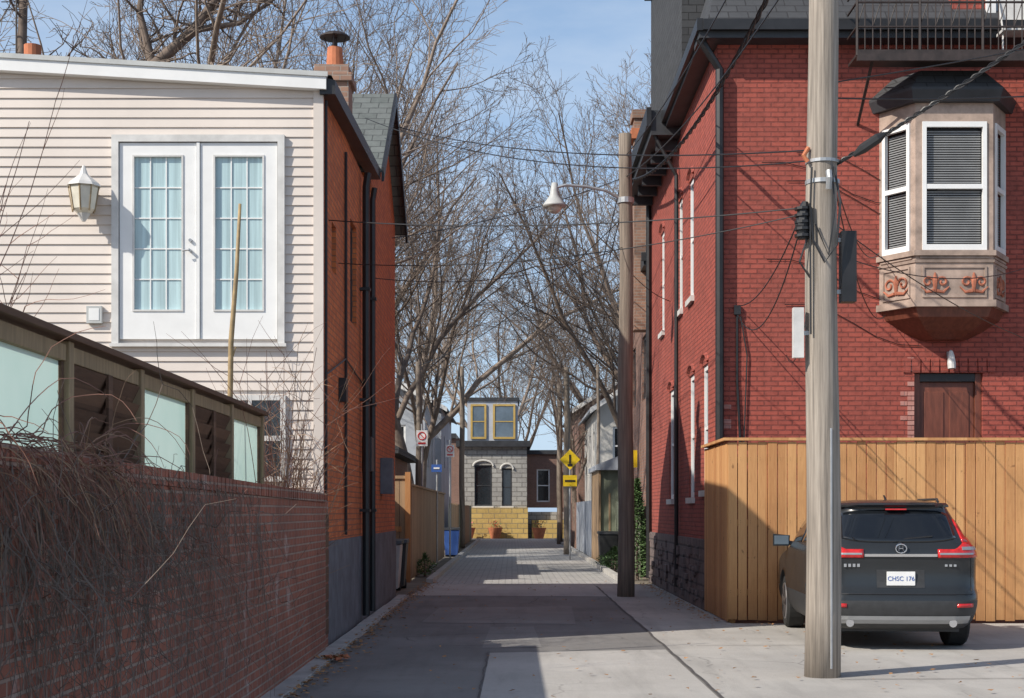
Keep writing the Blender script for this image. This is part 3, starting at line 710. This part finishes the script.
# ---------------------------------------------------------------- bare trees
def make_tree_mesh(seed,h,r,m='bark',fork=.3,spread=.6,wide=1.0):
    rr=random.Random(seed); b=MB()
    def rv(): return Vector((rr.gauss(0,1),rr.gauss(0,1),rr.gauss(0,1)))
    def br(p,d,L,rad_,lvl):
        n=(9,10,7,5,3)[lvl]; sides=(9,6,4,3,3)[lvl]; pts=[p.copy()]; dirs=[d.copy()]
        wob=(.05,.11,.15,.2,.2)[lvl]; up=(.02,.06,.07,.05,.03)[lvl]
        for i in range(n):
            d=(d+rv()*wob+Vector((0,0,up))).normalized(); pts.append(pts[-1]+d*L/n); dirs.append(d.copy())
        e=(.62,.2,.22,.3,.4)[lvl]
        b.tube(pts,[max(.0055,rad_*(1-(1-e)*i/n)) for i in range(n+1)],m,sides,False)
        if lvl>=4: return
        if lvl==0:
            k=rr.choice([3,4,4]); a0=rr.uniform(0,6)
            for j in range(k):
                a=a0+j*6.28/k+rr.uniform(-.4,.4); dd=Vector((math.cos(a)*spread,math.sin(a)*spread,1)).normalized()
                br(pts[-1]-d*rr.uniform(0,.12)*L,dd,h*(1-fork)*rr.uniform(.8,1.1)*wide,rad_*rr.uniform(.36,.52),1)
            return
        cnt=(0,12,9,7)[lvl]
        for j in range(cnt):
            t=.14+.84*(j+rr.random()*.8)/cnt; i=min(n-1,int(t*n)); q=pts[i].lerp(pts[i+1],t*n-i)
            perp=rv(); perp=(perp-dirs[i]*perp.dot(dirs[i])).normalized(); ang=rr.uniform(.45,.95)
            dd=(dirs[i]*math.cos(ang)+perp*math.sin(ang)+Vector((0,0,.12))).normalized()
            br(q,dd,L*(.60-.34*t)*rr.uniform(.7,1.2)*(1,1,.95,.8)[lvl],max(.007,rad_*(1-.75*t)*.46),lvl+1)
    br(Vector((0,0,0)),Vector((rr.uniform(-.06,.06),rr.uniform(-.06,.06),1)).normalized(),h*fork,r,0)
    o=b.done('bare_tree',None,True); return o
T1=make_tree_mesh(3,17,.30,'bark',.28); T2=make_tree_mesh(11,16,.26,'bark2',.32,.7); T3=make_tree_mesh(23,15,.24,'bark',.25,.5); T4=make_tree_mesh(31,18,.34,'bark2',.25,.85,1.1)
T1.location=(-3.3,50,0);T2.location=(-5.2,37,0);T3.location=(3.9,52,0);T4.location=(-10.5,38,0)
def inst(t,x,y,rz,s=1):
    o=bpy.data.objects.new('bare_tree',t.data); S.collection.objects.link(o); o.location=(x,y,0); o.rotation_euler=(0,0,rz); o.scale=(s,s,s)
inst(T2,5.8,44,2.0,.9); inst(T4,-3.9,66,1.2,1.0); inst(T1,4.5,72,2.4,1.0); inst(T3,-3.6,58,.7,.95)
inst(T4,-1.5,104,3,1.1); inst(T1,3.5,110,4,1.1); inst(T2,-6.5,98,5,1.2); inst(T3,-7.5,45,2.2,1.15); inst(T2,7.5,92,.5,1.2)
inst(T1,-15,46,5,1.0); inst(T3,2.9,66,3.3,.7); inst(T3,.5,125,1.3,1.3); inst(T1,-7,54,3.6,1.15); inst(T3,6.2,60,4.6,1.2); inst(T1,5.6,50,1.0,.95)
b=MB(); rr_=random.Random(5)
def limb(pts,r0,r1,m='bark'):
    P=[Vector(p) for p in pts]; n=len(P)-1
    b.tube(P,[r0+(r1-r0)*i/n for i in range(n+1)],m,8,False)
    for i in range(1,n+1):
        for k in range(5):
            d=Vector((rr_.gauss(0,1),rr_.gauss(0,.7),rr_.uniform(-.1,1.2))).normalized(); L=rr_.uniform(1,2.6); p=P[i].lerp(P[i-1],rr_.random()); q=[p]
            for s in range(6): d=(d+Vector((rr_.gauss(0,.2),rr_.gauss(0,.2),rr_.gauss(.05,.18)))).normalized(); q.append(q[-1]+d*L/6)
            b.tube(q,[.035*(1-s/8) for s in range(7)],m,4,False)
            for s in range(1,7):
                for w in range(2):
                    d2=Vector((rr_.gauss(0,1),rr_.gauss(0,1),rr_.gauss(.3,1))).normalized(); e=q[s]+d2*L*.15; f=e+(d2+Vector((rr_.gauss(0,.3),0,.2)))*L*.14
                    b.tube([q[s],e,f],[.012,.009,.006],m,3,False)
limb([(-11,33,0),(-10.9,33,4),(-10.6,33,7.5),(-10.2,33,9.6)],.32,.24)
limb([(-10.2,33,9.6),(-9.0,33,10.9),(-7.9,33,11.4),(-7.0,33,12.2),(-6.4,32.8,12.9),(-5.6,32.6,14.0)],.17,.09)
limb([(-7.9,33,11.4),(-8.2,33,12.6),(-8.0,33,14.0)],.10,.05); limb([(-7.0,33,12.2),(-6.0,33,12.35),(-5.2,33,12.9)],.08,.03)
limb([(-10.2,33,9.6),(-10.8,33,11.5),(-10.7,33,14)],.17,.07)
b.done('bare_tree',None,True)

# ---------------------------------------------------------------- lane-side structures beyond
F=grp('timber_gate_fence'); b=MB()
x=-3.4
while x<-2.35: b.box(x,x+.13,34.0,34.03,.03,2.35,'oldwood'); x+=.142
y=34.05
while y<52: b.box(-2.38,-2.35,y,y+.13,.03,2.2,'oldwood'); y+=.142
b.box(-3.4,-2.3,33.96,34.07,2.352,2.42,'oldwood'); b.box(-2.42,-2.3,34.072,52,2.203,2.25,'oldwood')
for x in (-3.45,-2.42): b.box(x,x+.12,33.93,33.99,0,2.5,'fence')
b.box(-3.3,-2.5,33.97,33.995,1.15,1.27,'fence'); b.done('boards',F)
F=grp('timber_lane_fence'); b=MB(); y=28.4
while y<33.8: b.box(-2.95,-2.92,y,y+.13,.02,2.1,'louver'); y+=.142
b.done('boards',F)
for x,y in ((-2.5,30.2),(-2.45,31.1),(2.78,43.4),(-2.15,53.5)):
    B=grp('wheelie_bin'); b=MB()
    b.mesh([(x-.22,y-.25,.06),(x+.22,y-.25,.06),(x+.22,y+.25,.06),(x-.22,y+.25,.06),(x-.28,y-.31,.95),(x+.28,y-.31,.95),(x+.28,y+.31,.95),(x-.28,y+.31,.95)],[(0,3,2,1),(4,5,6,7),(0,1,5,4),(1,2,6,5),(2,3,7,6),(3,0,4,7)],'greybox' if y<31 else ('blue' if y>50 else 'cladding')); b.done('bin_body',B,bevel=.02)
    b=MB(); b.prism([(x-.3,y-.34,.955),(x-.3,y+.34,.955),(x-.3,y+.3,1.04),(x-.3,y-.2,1.02)],(.6,0,0),'cladding'); b.tube([(x-.24,y+.27,.1),(x+.24,y+.27,.1)],.1,'rubber',12); b.done('lid_and_wheels',B,bevel=.01)
G=grp('lane_garage'); b=MB()
b.box(-8,-3.0,36,43,0,3.0,'brownbrick'); b.prism([(-8.2,35.8,3.0),(-2.7,35.8,3.0),(-2.7,35.8,3.15),(-5.4,35.8,4.4),(-8.2,35.8,3.15)],(0,7.4,0),'shingle'); b.done('garage_body',G)
b=MB(); b.box(-4.6,-3.5,35.95,35.998,1.2,2.2,'white'); b.box(-4.5,-3.6,35.93,35.952,1.3,2.1,'glass'); b.done('garage_window',G)
G=grp('garden_shed'); b=MB(); b.box(2.65,4.2,45,49,0,2.85,'greenshed'); b.prism([(2.5,44.8,2.85),(4.3,44.8,2.85),(4.3,44.8,3.0),(3.4,44.8,3.35),(2.5,44.8,3.0)],(0,4.4,0),'greyhouse'); b.done('shed_body',G)
b=MB(); b.box(2.95,3.75,44.96,44.998,.1,2.1,'greenshed'); b.box(2.9,2.95,44.94,45,.05,2.15,'oldwood'); b.box(3.75,3.8,44.94,45,.05,2.15,'oldwood'); b.box(2.6,2.66,44.94,49,0,2.84,'oldwood'); b.done('shed_door',G)
F=grp('picket_lane_fence'); b=MB(); y=50
while y<80: b.box(2.75,2.78,y,y+.16,.02,2.0,'greyhouse' if y<64 else 'brownbrick'); y+=.18
y=36.5
while y<44.9: b.box(3.1,3.13,y,y+.14,.02,1.9,'greenshed'); y+=.15
b.done('boards',F)
F=grp('timber_back_fence'); b=MB(); y=54.5
while y<84: b.box(-2.3,-2.27,y,y+.16,.02,1.9+R.uniform(-.04,.04),'oldwood' if int(y/8)%2 else 'greenshed'); y+=.18
b.done('boards',F)
def house(name,x0,x1,y0,y1,h,m,ridge,roofm,wins,lanex,trim='white',sidewins=()):
    H=grp(name); b=MB()
    wall(b,'y',y0,x0,x1,0,h,wins,.15,m,1)
    sgn=1 if lanex==x0 else -1
    wall(b,'x',lanex,y0,y1,0,h,sidewins,.15,m,sgn); ox=x1 if lanex==x0 else x0
    wall(b,'x',ox,y0,y1,0,h,[],.15,m,-sgn); wall(b,'y',y1,x0,x1,0,h,[],.1,m,-1)
    xm=(x0+x1)/2
    if ridge: b.face([(x0,y0,h),(x1,y0,h),(xm,y0,h+ridge)],m)
    b.done('walls',H); b=MB()
    if ridge:
        for xs in (x0-.3,x1+.3): b.prism([(xs,y0-.3,h-.12),(xm,y0-.3,h+ridge+.05),(xm,y1+.3,h+ridge+.05),(xs,y1+.3,h-.12)],(0,0,.1),roofm)
        for xs in (x0-.3,x1+.3): b.prism([(xs,y0-.36,h-.22),(xm,y0-.36,h+ridge-.05),(xm,y0-.36,h+ridge+.17),(xs,y0-.36,h+.0)],(0,.05,0),trim)
    else:
        b.box(x0-.2,x1+.2,y0-.2,y1+.2,h,h+.25,roofm); b.box(x0-.26,x1+.26,y0-.26,y0-.202,h+.1,h+.3,trim)
    b.done('roof',H); b=MB()
    for o in wins: window(b,'y',y0+.05,*o,trim,'glass',.08,1); b.box(o[0]-.08,o[1]+.08,y0-.08,y0+.04,o[2]-.12,o[2]-.003,trim)
    for o in sidewins: window(b,'x',lanex+.05*sgn,*o,trim,'glass',.08,sgn)
    b.done('windows',H); return H
nb=house('brick_row_house',3.3,9,35.5,43,7.4,'brownbrick',0,'darktrim',[(4,5,1,2.4)],3.3,'darktrim',[(37,38,4.4,6),(40,41,4.4,6)])
b=MB(); b.box(2.95,3.45,36.2,36.8,6,11.1,'oldchim'); b.box(2.88,3.52,36.13,36.87,10.6,10.85,'pot'); b.box(2.9,3.5,36.15,36.85,11.1,11.3,'oldchim'); b.done('chimney',nb)
house('white_house',3.3,9.5,58,68,5.6,'cream',2.1,'greyhouse',[(3.9,4.9,3.4,4.9),(5.8,6.8,3.4,4.9),(4,5,.9,2.3)],3.3,'white',[(60,61,3.2,4.8),(63,64,3.2,4.8),(66,67,3.2,4.8)])
house('terrace_house',3.1,8,70,84,6.4,'brownbrick',1.6,'shingle',[(3.6,4.6,3.6,5.2)],3.1,'white',[(72,73,3.6,5.4),(75,76,3.6,5.4),(79,80,3.6,5.4),(72,73,.9,2.6),(76,77,.9,2.6)])
house('grey_house',-9,-3.6,62,70,6.3,'greyhouse',1.2,'shingle',[(-5.6,-4.4,3.6,5.2),(-8,-7,3.6,5.2)],-3.6,'white',[(64,65,3.5,5),(67,68,3.5,5)])
house('pale_blue_house',-9,-3.4,72,84,6.6,'greyhouse',1.6,'shinglegreen',[(-5,-4,3.8,5.4)],-3.4,'white',[(75,76,3.8,5.4),(79,80,3.8,5.4)])
H=grp('stone_end_house'); b=MB()
wins=[(-2.25,-1.2,1.95,4.4),(-.6,.0,1.95,4.2)]
wall(b,'y',90,-3.1,.9,1.85,5.5,wins,.25,'stonewall',1); wall(b,'y',91.2,.9,3.4,1.85,5.1,[(1.5,2.3,2.2,4.2)],.25,'brownbrick',1); wall(b,'x',.9,90,91.2,0,5.5,[],.1,'stonewall',-1)
wall(b,'y',90,-14,-3.1,0,6.0,[(-6,-5,1.5,3.5),(-9,-8,1.5,3.5)],.2,'brownbrick',1)
wall(b,'y',90.6,3.4,14,0,5.6,[(4.2,5.2,1.5,3.5)],.2,'greyhouse',1)
b.done('stone_walls',H)
b=MB(); b.box(-3.2,.95,89.8,90.4,0,1.85,'yellowstone'); b.box(.96,3.4,90.9,91.4,0,1.6,'stonewall'); b.box(1.2,3.3,90.2,90.9,0,1.1,'yellowstone'); b.done('yellow_base',H)
b=MB(); b.box(-3.35,1.1,89.6,99,5.5,5.85,'darktrim'); b.box(.9,3.5,91.0,99,5.1,5.35,'darktrim'); b.box(-14,-3.36,89.8,99,6,6.3,'darktrim'); b.box(3.51,14,90.4,99,5.6,5.9,'shingle'); b.done('cornice',H)
b=MB()
for o in wins:
    window(b,'y',90.08,*o,'darktrim','glass',.09,1)
    xm=(o[0]+o[1])/2; w=(o[1]-o[0])/2+.08
    pts=[(xm+w*math.cos(math.pi*i/10),89.95,o[3]-.05+.34*math.sin(math.pi*i/10)) for i in range(11)]; b.tube(pts,.06,'cream',6)
    b.box(o[0]-.1,o[1]+.1,89.87,90.05,o[2]-.14,o[2]-.003,'cream')
window(b,'y',91.28,1.5,2.3,2.2,4.2,'white','glass',.08,1)
for o in ((-6,-5,1.5,3.5),(-9,-8,1.5,3.5)): window(b,'y',90.08,*o,'white','glass',.08,1)
window(b,'y',90.68,4.2,5.2,1.5,3.5,'white','glass',.08,1)
b.done('arched_windows',H)
b=MB(); b.box(-2.7,.35,90.6,95,5.86,8.3,'greyhouse'); b.box(-2.8,.45,90.5,95.1,8.3,8.5,'darktrim'); b.done('upper_storey',H)
b=MB()
for a,c in ((-2.5,-1.55),(-1.15,.2)):
    window(b,'y',90.5,a,c,6.0,8.1,'ochre','skyglass',.12,1)
b.done('ochre_windows',H)
for x,y in ((-2.6,89.0),(1.6,88.8),(-1.0,89.2)):
    b=MB(); b.tube([(x,y,.01),(x,y,.1),(x,y,.6),(x,y,.66)],[.25,.28,.42,.44],'pot',14); P=b.done('terracotta_planter')
    b=MB()
    for i in range(120):
        a=R.uniform(0,6.28);r=.4*R.random();z=.66+R.random()*.4;s=.06
        b.face([(x+r*math.cos(a)+R.uniform(-s,s),y+r*math.sin(a)+R.uniform(-s,s),z+R.uniform(-s,s)) for k in range(3)],'leafg' if i%3 else 'red')
    b.done('planting',P)

# signs
def signpost(x,y,h,name='traffic_sign_post'):
    P=grp(name); b=MB(); b.tube([(x,y,0),(x,y,h)],.03,'galv',8); b.done('post',P); return P
P=signpost(1.93,50,3.7,'yellow_warning_sign'); b=MB()
b.prism([(1.93,49.93,3.0),(2.27,49.93,3.34),(1.93,49.93,3.68),(1.59,49.93,3.34)],(0,.02,0),'yellow'); b.box(1.70,2.16,49.93,49.95,2.45,2.82,'yellow')
b.box(1.9,1.96,49.915,49.928,3.2,3.5,'black'); b.box(1.85,2.01,49.914,49.927,3.12,3.19,'black'); b.box(1.76,2.1,49.915,49.928,2.6,2.66,'black'); b.done('sign_plates',P)
P=signpost(3.0,39,3.4,'yellow_warning_sign'); b=MB(); b.box(2.8,3.25,38.93,38.95,2.75,3.2,'yellow'); b.box(2.85,3.15,38.93,38.95,2.05,2.6,'white'); b.box(2.9,3.1,38.915,38.928,2.85,3.1,'black'); b.done('sign_plates',P)
def parksign(x,y,z):
    P=signpost(x,y,z+.4,'no_parking_sign'); b=MB(); b.box(x-.15,x+.15,y-.06,y-.04,z-.20,z+.22,'white')
    pts=[(x+.10*math.cos(i*.524),y-.065,z+.07+.10*math.sin(i*.524)) for i in range(13)]; b.tube(pts,.015,'red',5,False); b.tube([(x-.07,y-.065,z+.14),(x+.07,y-.065,z)],.012,'red',5); b.box(x-.1,x+.1,y-.066,y-.061,z-.15,z-.10,'red')
    b.done('sign_plate',P)
parksign(-2.4,40,3.55); parksign(-2.15,52,3.7)
P=signpost(-2.3,46,3.2,'blue_sign'); b=MB(); b.box(-2.47,-2.15,45.92,45.94,2.82,3.05,'blue'); b.box(-2.4,-2.22,45.905,45.918,2.91,2.96,'white'); b.done('sign_plate',P)

def leaves(name,cx,cy,h,r,n,m='leafg',cone=True):
    b=MB(); b.tube([(cx,cy,0),(cx,cy,h*.9)],[.04,.01],'bark',5)
    for i in range(n):
        t=R.random()**.8; rr=r*((1-t)**.7 if cone else math.sin(math.pi*min(1,t+.15)))*R.uniform(.45,1.08); a=R.uniform(0,6.28)
        p=Vector((cx+rr*math.cos(a),cy+rr*math.sin(a),.05+t*h)); d=Vector((R.uniform(-1,1),R.uniform(-1,1),R.uniform(-.3,1))).normalized()*R.uniform(.05,.12); w=d.orthogonal().normalized()*.02
        b.face([p-w,p+w,p+d],m)
    b.done(name)
leaves('conifer_shrub',2.92,35.0,2.3,.38,2600); leaves('low_evergreen_shrub',2.75,40,.6,.4,500,cone=False); leaves('low_evergreen_shrub',2.8,42,.5,.45,500,cone=False); leaves('low_evergreen_shrub',-2.15,37,.5,.3,300,cone=False)

# ---------------------------------------------------------------- parked car
C=grp('parked_car')
def interp(tab,z):
    if z<=tab[0][0]: return tab[0][1]
    for (a,v),(c,w) in zip(tab,tab[1:]):
        if z<=c: t=(z-a)/(c-a); return v+(w-v)*t
    return tab[-1][1]
WT=[(.24,.80),(.32,.87),(.45,.91),(.62,.925),(.80,.925),(.95,.93),(1.06,.925),(1.14,.90),(1.20,.865),(1.30,.80),(1.44,.735),(1.54,.69),(1.60,.655),(1.64,.60),(1.67,.50),(1.685,.34)]
YR=[(.24,.16),(.32,.05),(.45,.0),(.58,.0),(.64,.03),(.68,.09),(.80,.115),(.95,.115),(1.06,.09),(1.13,.11),(1.20,.17),(1.36,.30),(1.52,.43),(1.58,.46),(1.615,.42),(1.64,.50),(1.67,.74),(1.685,1.0)]
YFt=[(.24,4.45),(.45,4.58),(.7,4.56),(.85,4.46),(.95,4.25),(1.02,3.75),(1.06,3.4),(1.12,3.25),(1.3,2.95),(1.5,2.55),(1.6,2.35),(1.66,2.1),(1.695,1.7)]
def outl(z,s):
    w=interp(WT,z); yr=interp(YR,z); r=min(.34,w*.6); a=abs(s); sg=1 if s>=0 else -1
    st=w-r; bul=.07
    if a<=st: x=a; y=yr+bul*(a/w)**2; nx,ny=0,-1
    elif a<=st+r*math.pi/2:
        t=(a-st)/r; x=st+r*math.sin(t); y=yr+bul*(st/w)**2+r*(1-math.cos(t)); nx,ny=math.sin(t),-math.cos(t)
    else: x=w; y=yr+bul*(st/w)**2+r+(a-st-r*math.pi/2); nx,ny=1,0
    return sg*x,y,sg*nx,ny
zl=[.24,.28,.34,.42,.5,.56,.60,.64,.68,.74,.82,.9,.98,1.04,1.09,1.14,1.2,1.26,1.34,1.42,1.5,1.56,1.59,1.615,1.635,1.65,1.665,1.678,1.685]
def ringc(z):
    w=interp(WT,z); yf=interp(YFt,z); r=min(.34,w*.6); st=w-r; pts=[]
    for i in range(9): pts.append(outl(z,st*i/9)[:2])
    for i in range(10): pts.append(outl(z,st+r*math.pi/2*i/9)[:2])
    y0=pts[-1][1]; y1=yf-.35
    for i in range(1,22): pts.append((w,y0+(max(y1,y0+.1)-y0)*i/21))
    for i in range(1,7): t=i/6*math.pi/2; pts.append((w-.5*w*(1-math.cos(t)),y1+.25*math.sin(t)))
    pts.append((w*.25,yf-.03)); pts.append((0,yf))
    left=[(-x,y) for x,y in pts[1:-1]][::-1]
    return [(x,y,z) for x,y in pts+left]
b=MB(); vs=[];fs=[]; n=len(ringc(.5))
for z in zl: vs+=ringc(z)
for i in range(len(zl)-1):
    for j in range(n): k=(j+1)%n; fs.append((i*n+j,i*n+k,(i+1)*n+k,(i+1)*n+j))
fs.append(tuple(range(n))[::-1]); fs.append(tuple(range((len(zl)-1)*n,len(zl)*n)))
b.mesh(vs,fs,'carpaint'); body=b.done('body',None,True)
body.data.materials.append(M['cladding'])
for p in body.data.polygons:
    if p.center.z<.57: p.material_index=1
for wy in (.92,3.62):
    for sx in (-1,1):
        cb=MB(); cb.tube([(sx*.62,wy,.36),(sx*1.05,wy,.36)],.41,'cladding',28); co=cb.done('cut')
        md=body.modifiers.new('b','BOOLEAN'); md.operation='DIFFERENCE'; md.object=co; md.solver='EXACT'
        bpy.context.view_layer.update(); dg=bpy.context.evaluated_depsgraph_get()
        me=bpy.data.meshes.new_from_object(body.evaluated_get(dg))
        body.modifiers.clear(); body.data=me; bpy.data.objects.remove(co)
body.parent=C
def patch(mb,s0,s1,z0f,z1f,off,m,ns=10,nz=4):
    vs=[];fs=[]
    for o in (off,off-.02):
        for i in range(ns+1):
            s=s0+(s1-s0)*i/ns; a=z0f(s) if callable(z0f) else z0f; c=z1f(s) if callable(z1f) else z1f
            for j in range(nz+1):
                z=a+(c-a)*j/nz; x,y,nx,ny=outl(z,s); vs.append((x+nx*o,y+ny*o,z+o*.3))
    K=(ns+1)*(nz+1)
    I=lambda i,j,k:k*K+i*(nz+1)+j
    for i in range(ns):
        for j in range(nz): fs.append((I(i,j,0),I(i+1,j,0),I(i+1,j+1,0),I(i,j+1,0)))
        fs.append((I(i,0,0),I(i,0,1),I(i+1,0,1),I(i+1,0,0))); fs.append((I(i,nz,0),I(i+1,nz,0),I(i+1,nz,1),I(i,nz,1)))
    for j in range(nz): fs.append((I(0,j,0),I(0,j+1,0),I(0,j+1,1),I(0,j,1))); fs.append((I(ns,j,0),I(ns,j,1),I(ns,j+1,1),I(ns,j+1,0)))
    mb.mesh(vs,fs,m)
b=MB(); patch(b,-.66,.66,lambda s:1.20+.05*(abs(s)/.66)**4,lambda s:1.565-.05*(abs(s)/.66)**4,.007,'carglass',24,8)
for sg in (-1,1):
    for s0,s1 in ((1.12,1.55),(1.60,2.45),(2.52,3.3)):
        patch(b,sg*s0,sg*s1,(lambda s,s0=s0:1.17+(.16*max(0,1-(abs(s)-1.12)/.4) if s0<1.2 else 0)),(lambda s,s1=s1:1.50-(.20*max(0,(abs(s)-2.75)/.55) if s1>3 else 0)-(.08*max(0,1-(abs(s)-1.12)/.25) if s1<1.6 else 0)),.006,'carglass',8,3)
b.done('glass',C,True)
b=MB()
for sg in (-1,1):
    patch(b,sg*.42,sg*1.18,lambda s:1.03+.01*max(0,abs(s)-.5),lambda s:1.125+.13*max(0,min(1,(abs(s)-.62)/.22))-.10*max(0,(abs(s)-.95)/.23),.014,'taillight',20,4)
    patch(b,sg*.74,sg*.84,1.20,lambda s:1.46-.6*max(0,(abs(s)-.74)),.014,'taillight',5,6)
    patch(b,sg*.62,sg*.84,.485,.525,.010,'taillight',5,1)
b.done('tail_lights',C,True)
b=MB()
for sg in (-1,1): patch(b,sg*.44,sg*.86,1.062,1.082,.019,'silver',12,1); patch(b,sg*.70,sg*1.08,1.115,1.15,.019,'silver',6,1)
patch(b,-.41,.41,1.04,1.07,.018,'chrome',12,1)
patch(b,-.80,.80,.30,.385,.016,'silver',16,2)
for sg in (-1,1): b.tube([(sg*.58,.06,.31),(sg*.58,.25,.31)],.045,'chrome',12)
yl=.085
pts=[(.062*math.cos(i*.524),yl,1.135+.05*math.sin(i*.524)) for i in range(13)]; b.tube(pts,.010,'chrome',6,False)
b.tube([(-.025,yl,1.11),(-.02,yl+.003,1.165)],.007,'chrome',5); b.tube([(.025,yl,1.11),(.02,yl+.003,1.165)],.007,'chrome',5); b.tube([(-.022,yl,1.137),(.022,yl,1.137)],.006,'chrome',5)
for i in range(4): b.box(-.64+i*.05,-.61+i*.05,.12,.16,.93,.965,'chrome')
for i in range(3): b.box(.50+i*.05,.53+i*.05,.12,.15,.935,.96,'chrome')
b.done('chrome_trim',C)
b=MB()
patch(b,-.27,.27,.70,.90,.003,'cladding',4,3); patch(b,-.84,.84,.628,.636,.008,'black',14,1)
for s in (-.84,.84): patch(b,s-.004,s+.004,.66,1.03,.004,'black',1,8)
patch(b,-.66,.66,1.585,1.63,.05,'carpaint',12,2)
b.tube([(-.05,.20,1.215),(.1,.20,1.245),(.38,.225,1.27)],.010,'black',5); b.tube([(0,.20,1.20),(0,.15,1.20)],.02,'black',8)
b.box(-.12,.12,.39,.42,1.565,1.58,'taillight')
for sx in (-1,1): b.tube([(sx*.58,.85,1.66),(sx*.60,1.0,1.69),(sx*.61,2.1,1.69),(sx*.59,2.3,1.65)],.016,'cladding',6)
b.prism([(-.012,1.0,1.68),(.012,1.0,1.68),(.006,1.14,1.74),(-.006,1.14,1.74)],(0,.05,0),'black')
b.box(-.7,.7,.3,4.2,.2,.30,'cladding'); b.tube([(-.7,.92,.3),(.7,.92,.3)],.05,'cladding',8)
b.done('dark_trim_and_underbody',C)
b=MB(); b.box(-.16,.16,.088,.104,.725,.88,'white'); b.done('licence_plate',C,bevel=.003)
tcv=bpy.data.curves.new('plate_text','FONT'); tcv.body='CHSC 176'; tcv.size=.07; tcv.extrude=.001; tcv.align_x='CENTER'; tcv.align_y='CENTER'; tcv.materials.append(M['blue'])
to=bpy.data.objects.new('plate_text',tcv); S.collection.objects.link(to); to.parent=C; to.location=(0,.085,.80); to.rotation_euler=(rad(90),0,0)
for sx in (-1,1):
    b=MB(); y=3.02; x=sx*1.02
    b.mesh([(x-.11,y,1.10),(x+.11,y,1.10),(x+.12,y,1.24),(x-.11,y,1.26),(x-.08,y+.13,1.12),(x+.08,y+.13,1.12),(x+.09,y+.13,1.23),(x-.08,y+.13,1.24)],[(0,1,2,3),(4,7,6,5),(0,4,5,1),(1,5,6,2),(2,6,7,3),(3,7,4,0)],'carpaint')
    b.box(x-.09,x+.10,y-.008,y-.001,1.12,1.235,'skyglass'); b.tube([(sx*.84,y+.06,1.13),(sx*.96,y+.06,1.15)],.03,'carpaint',8); b.done('door_mirror',C,bevel=.012)
for wy in (.92,3.62):
    for sx in (-1,1):
        b=MB(); xo=sx*.90; xi=sx*.66
        b.tube([(xi,wy,.355),(xi+sx*.02,wy,.355),(xo-sx*.03,wy,.355),(xo,wy,.355)],[.33,.355,.355,.33],'rubber',32)
        b.tube([(xo,wy,.355),(xo+sx*.012,wy,.355)],[.245,.235],'alloy',28)
        for k in range(5):
            a=k*1.2566; b.prism([(xo+sx*.013,wy+.06*math.cos(a+1.2),.355+.06*math.sin(a+1.2)),(xo+sx*.013,wy+.22*math.cos(a+.45),.355+.22*math.sin(a+.45)),(xo+sx*.013,wy+.22*math.cos(a+.85),.355+.22*math.sin(a+.85))],(sx*.004,0,0),'black')
        b.done('wheel',C)
C.location=(4.44,17.05,0.01); C.rotation_euler=(0,0,rad(-3.6)); C.scale=(1,1,1.03)
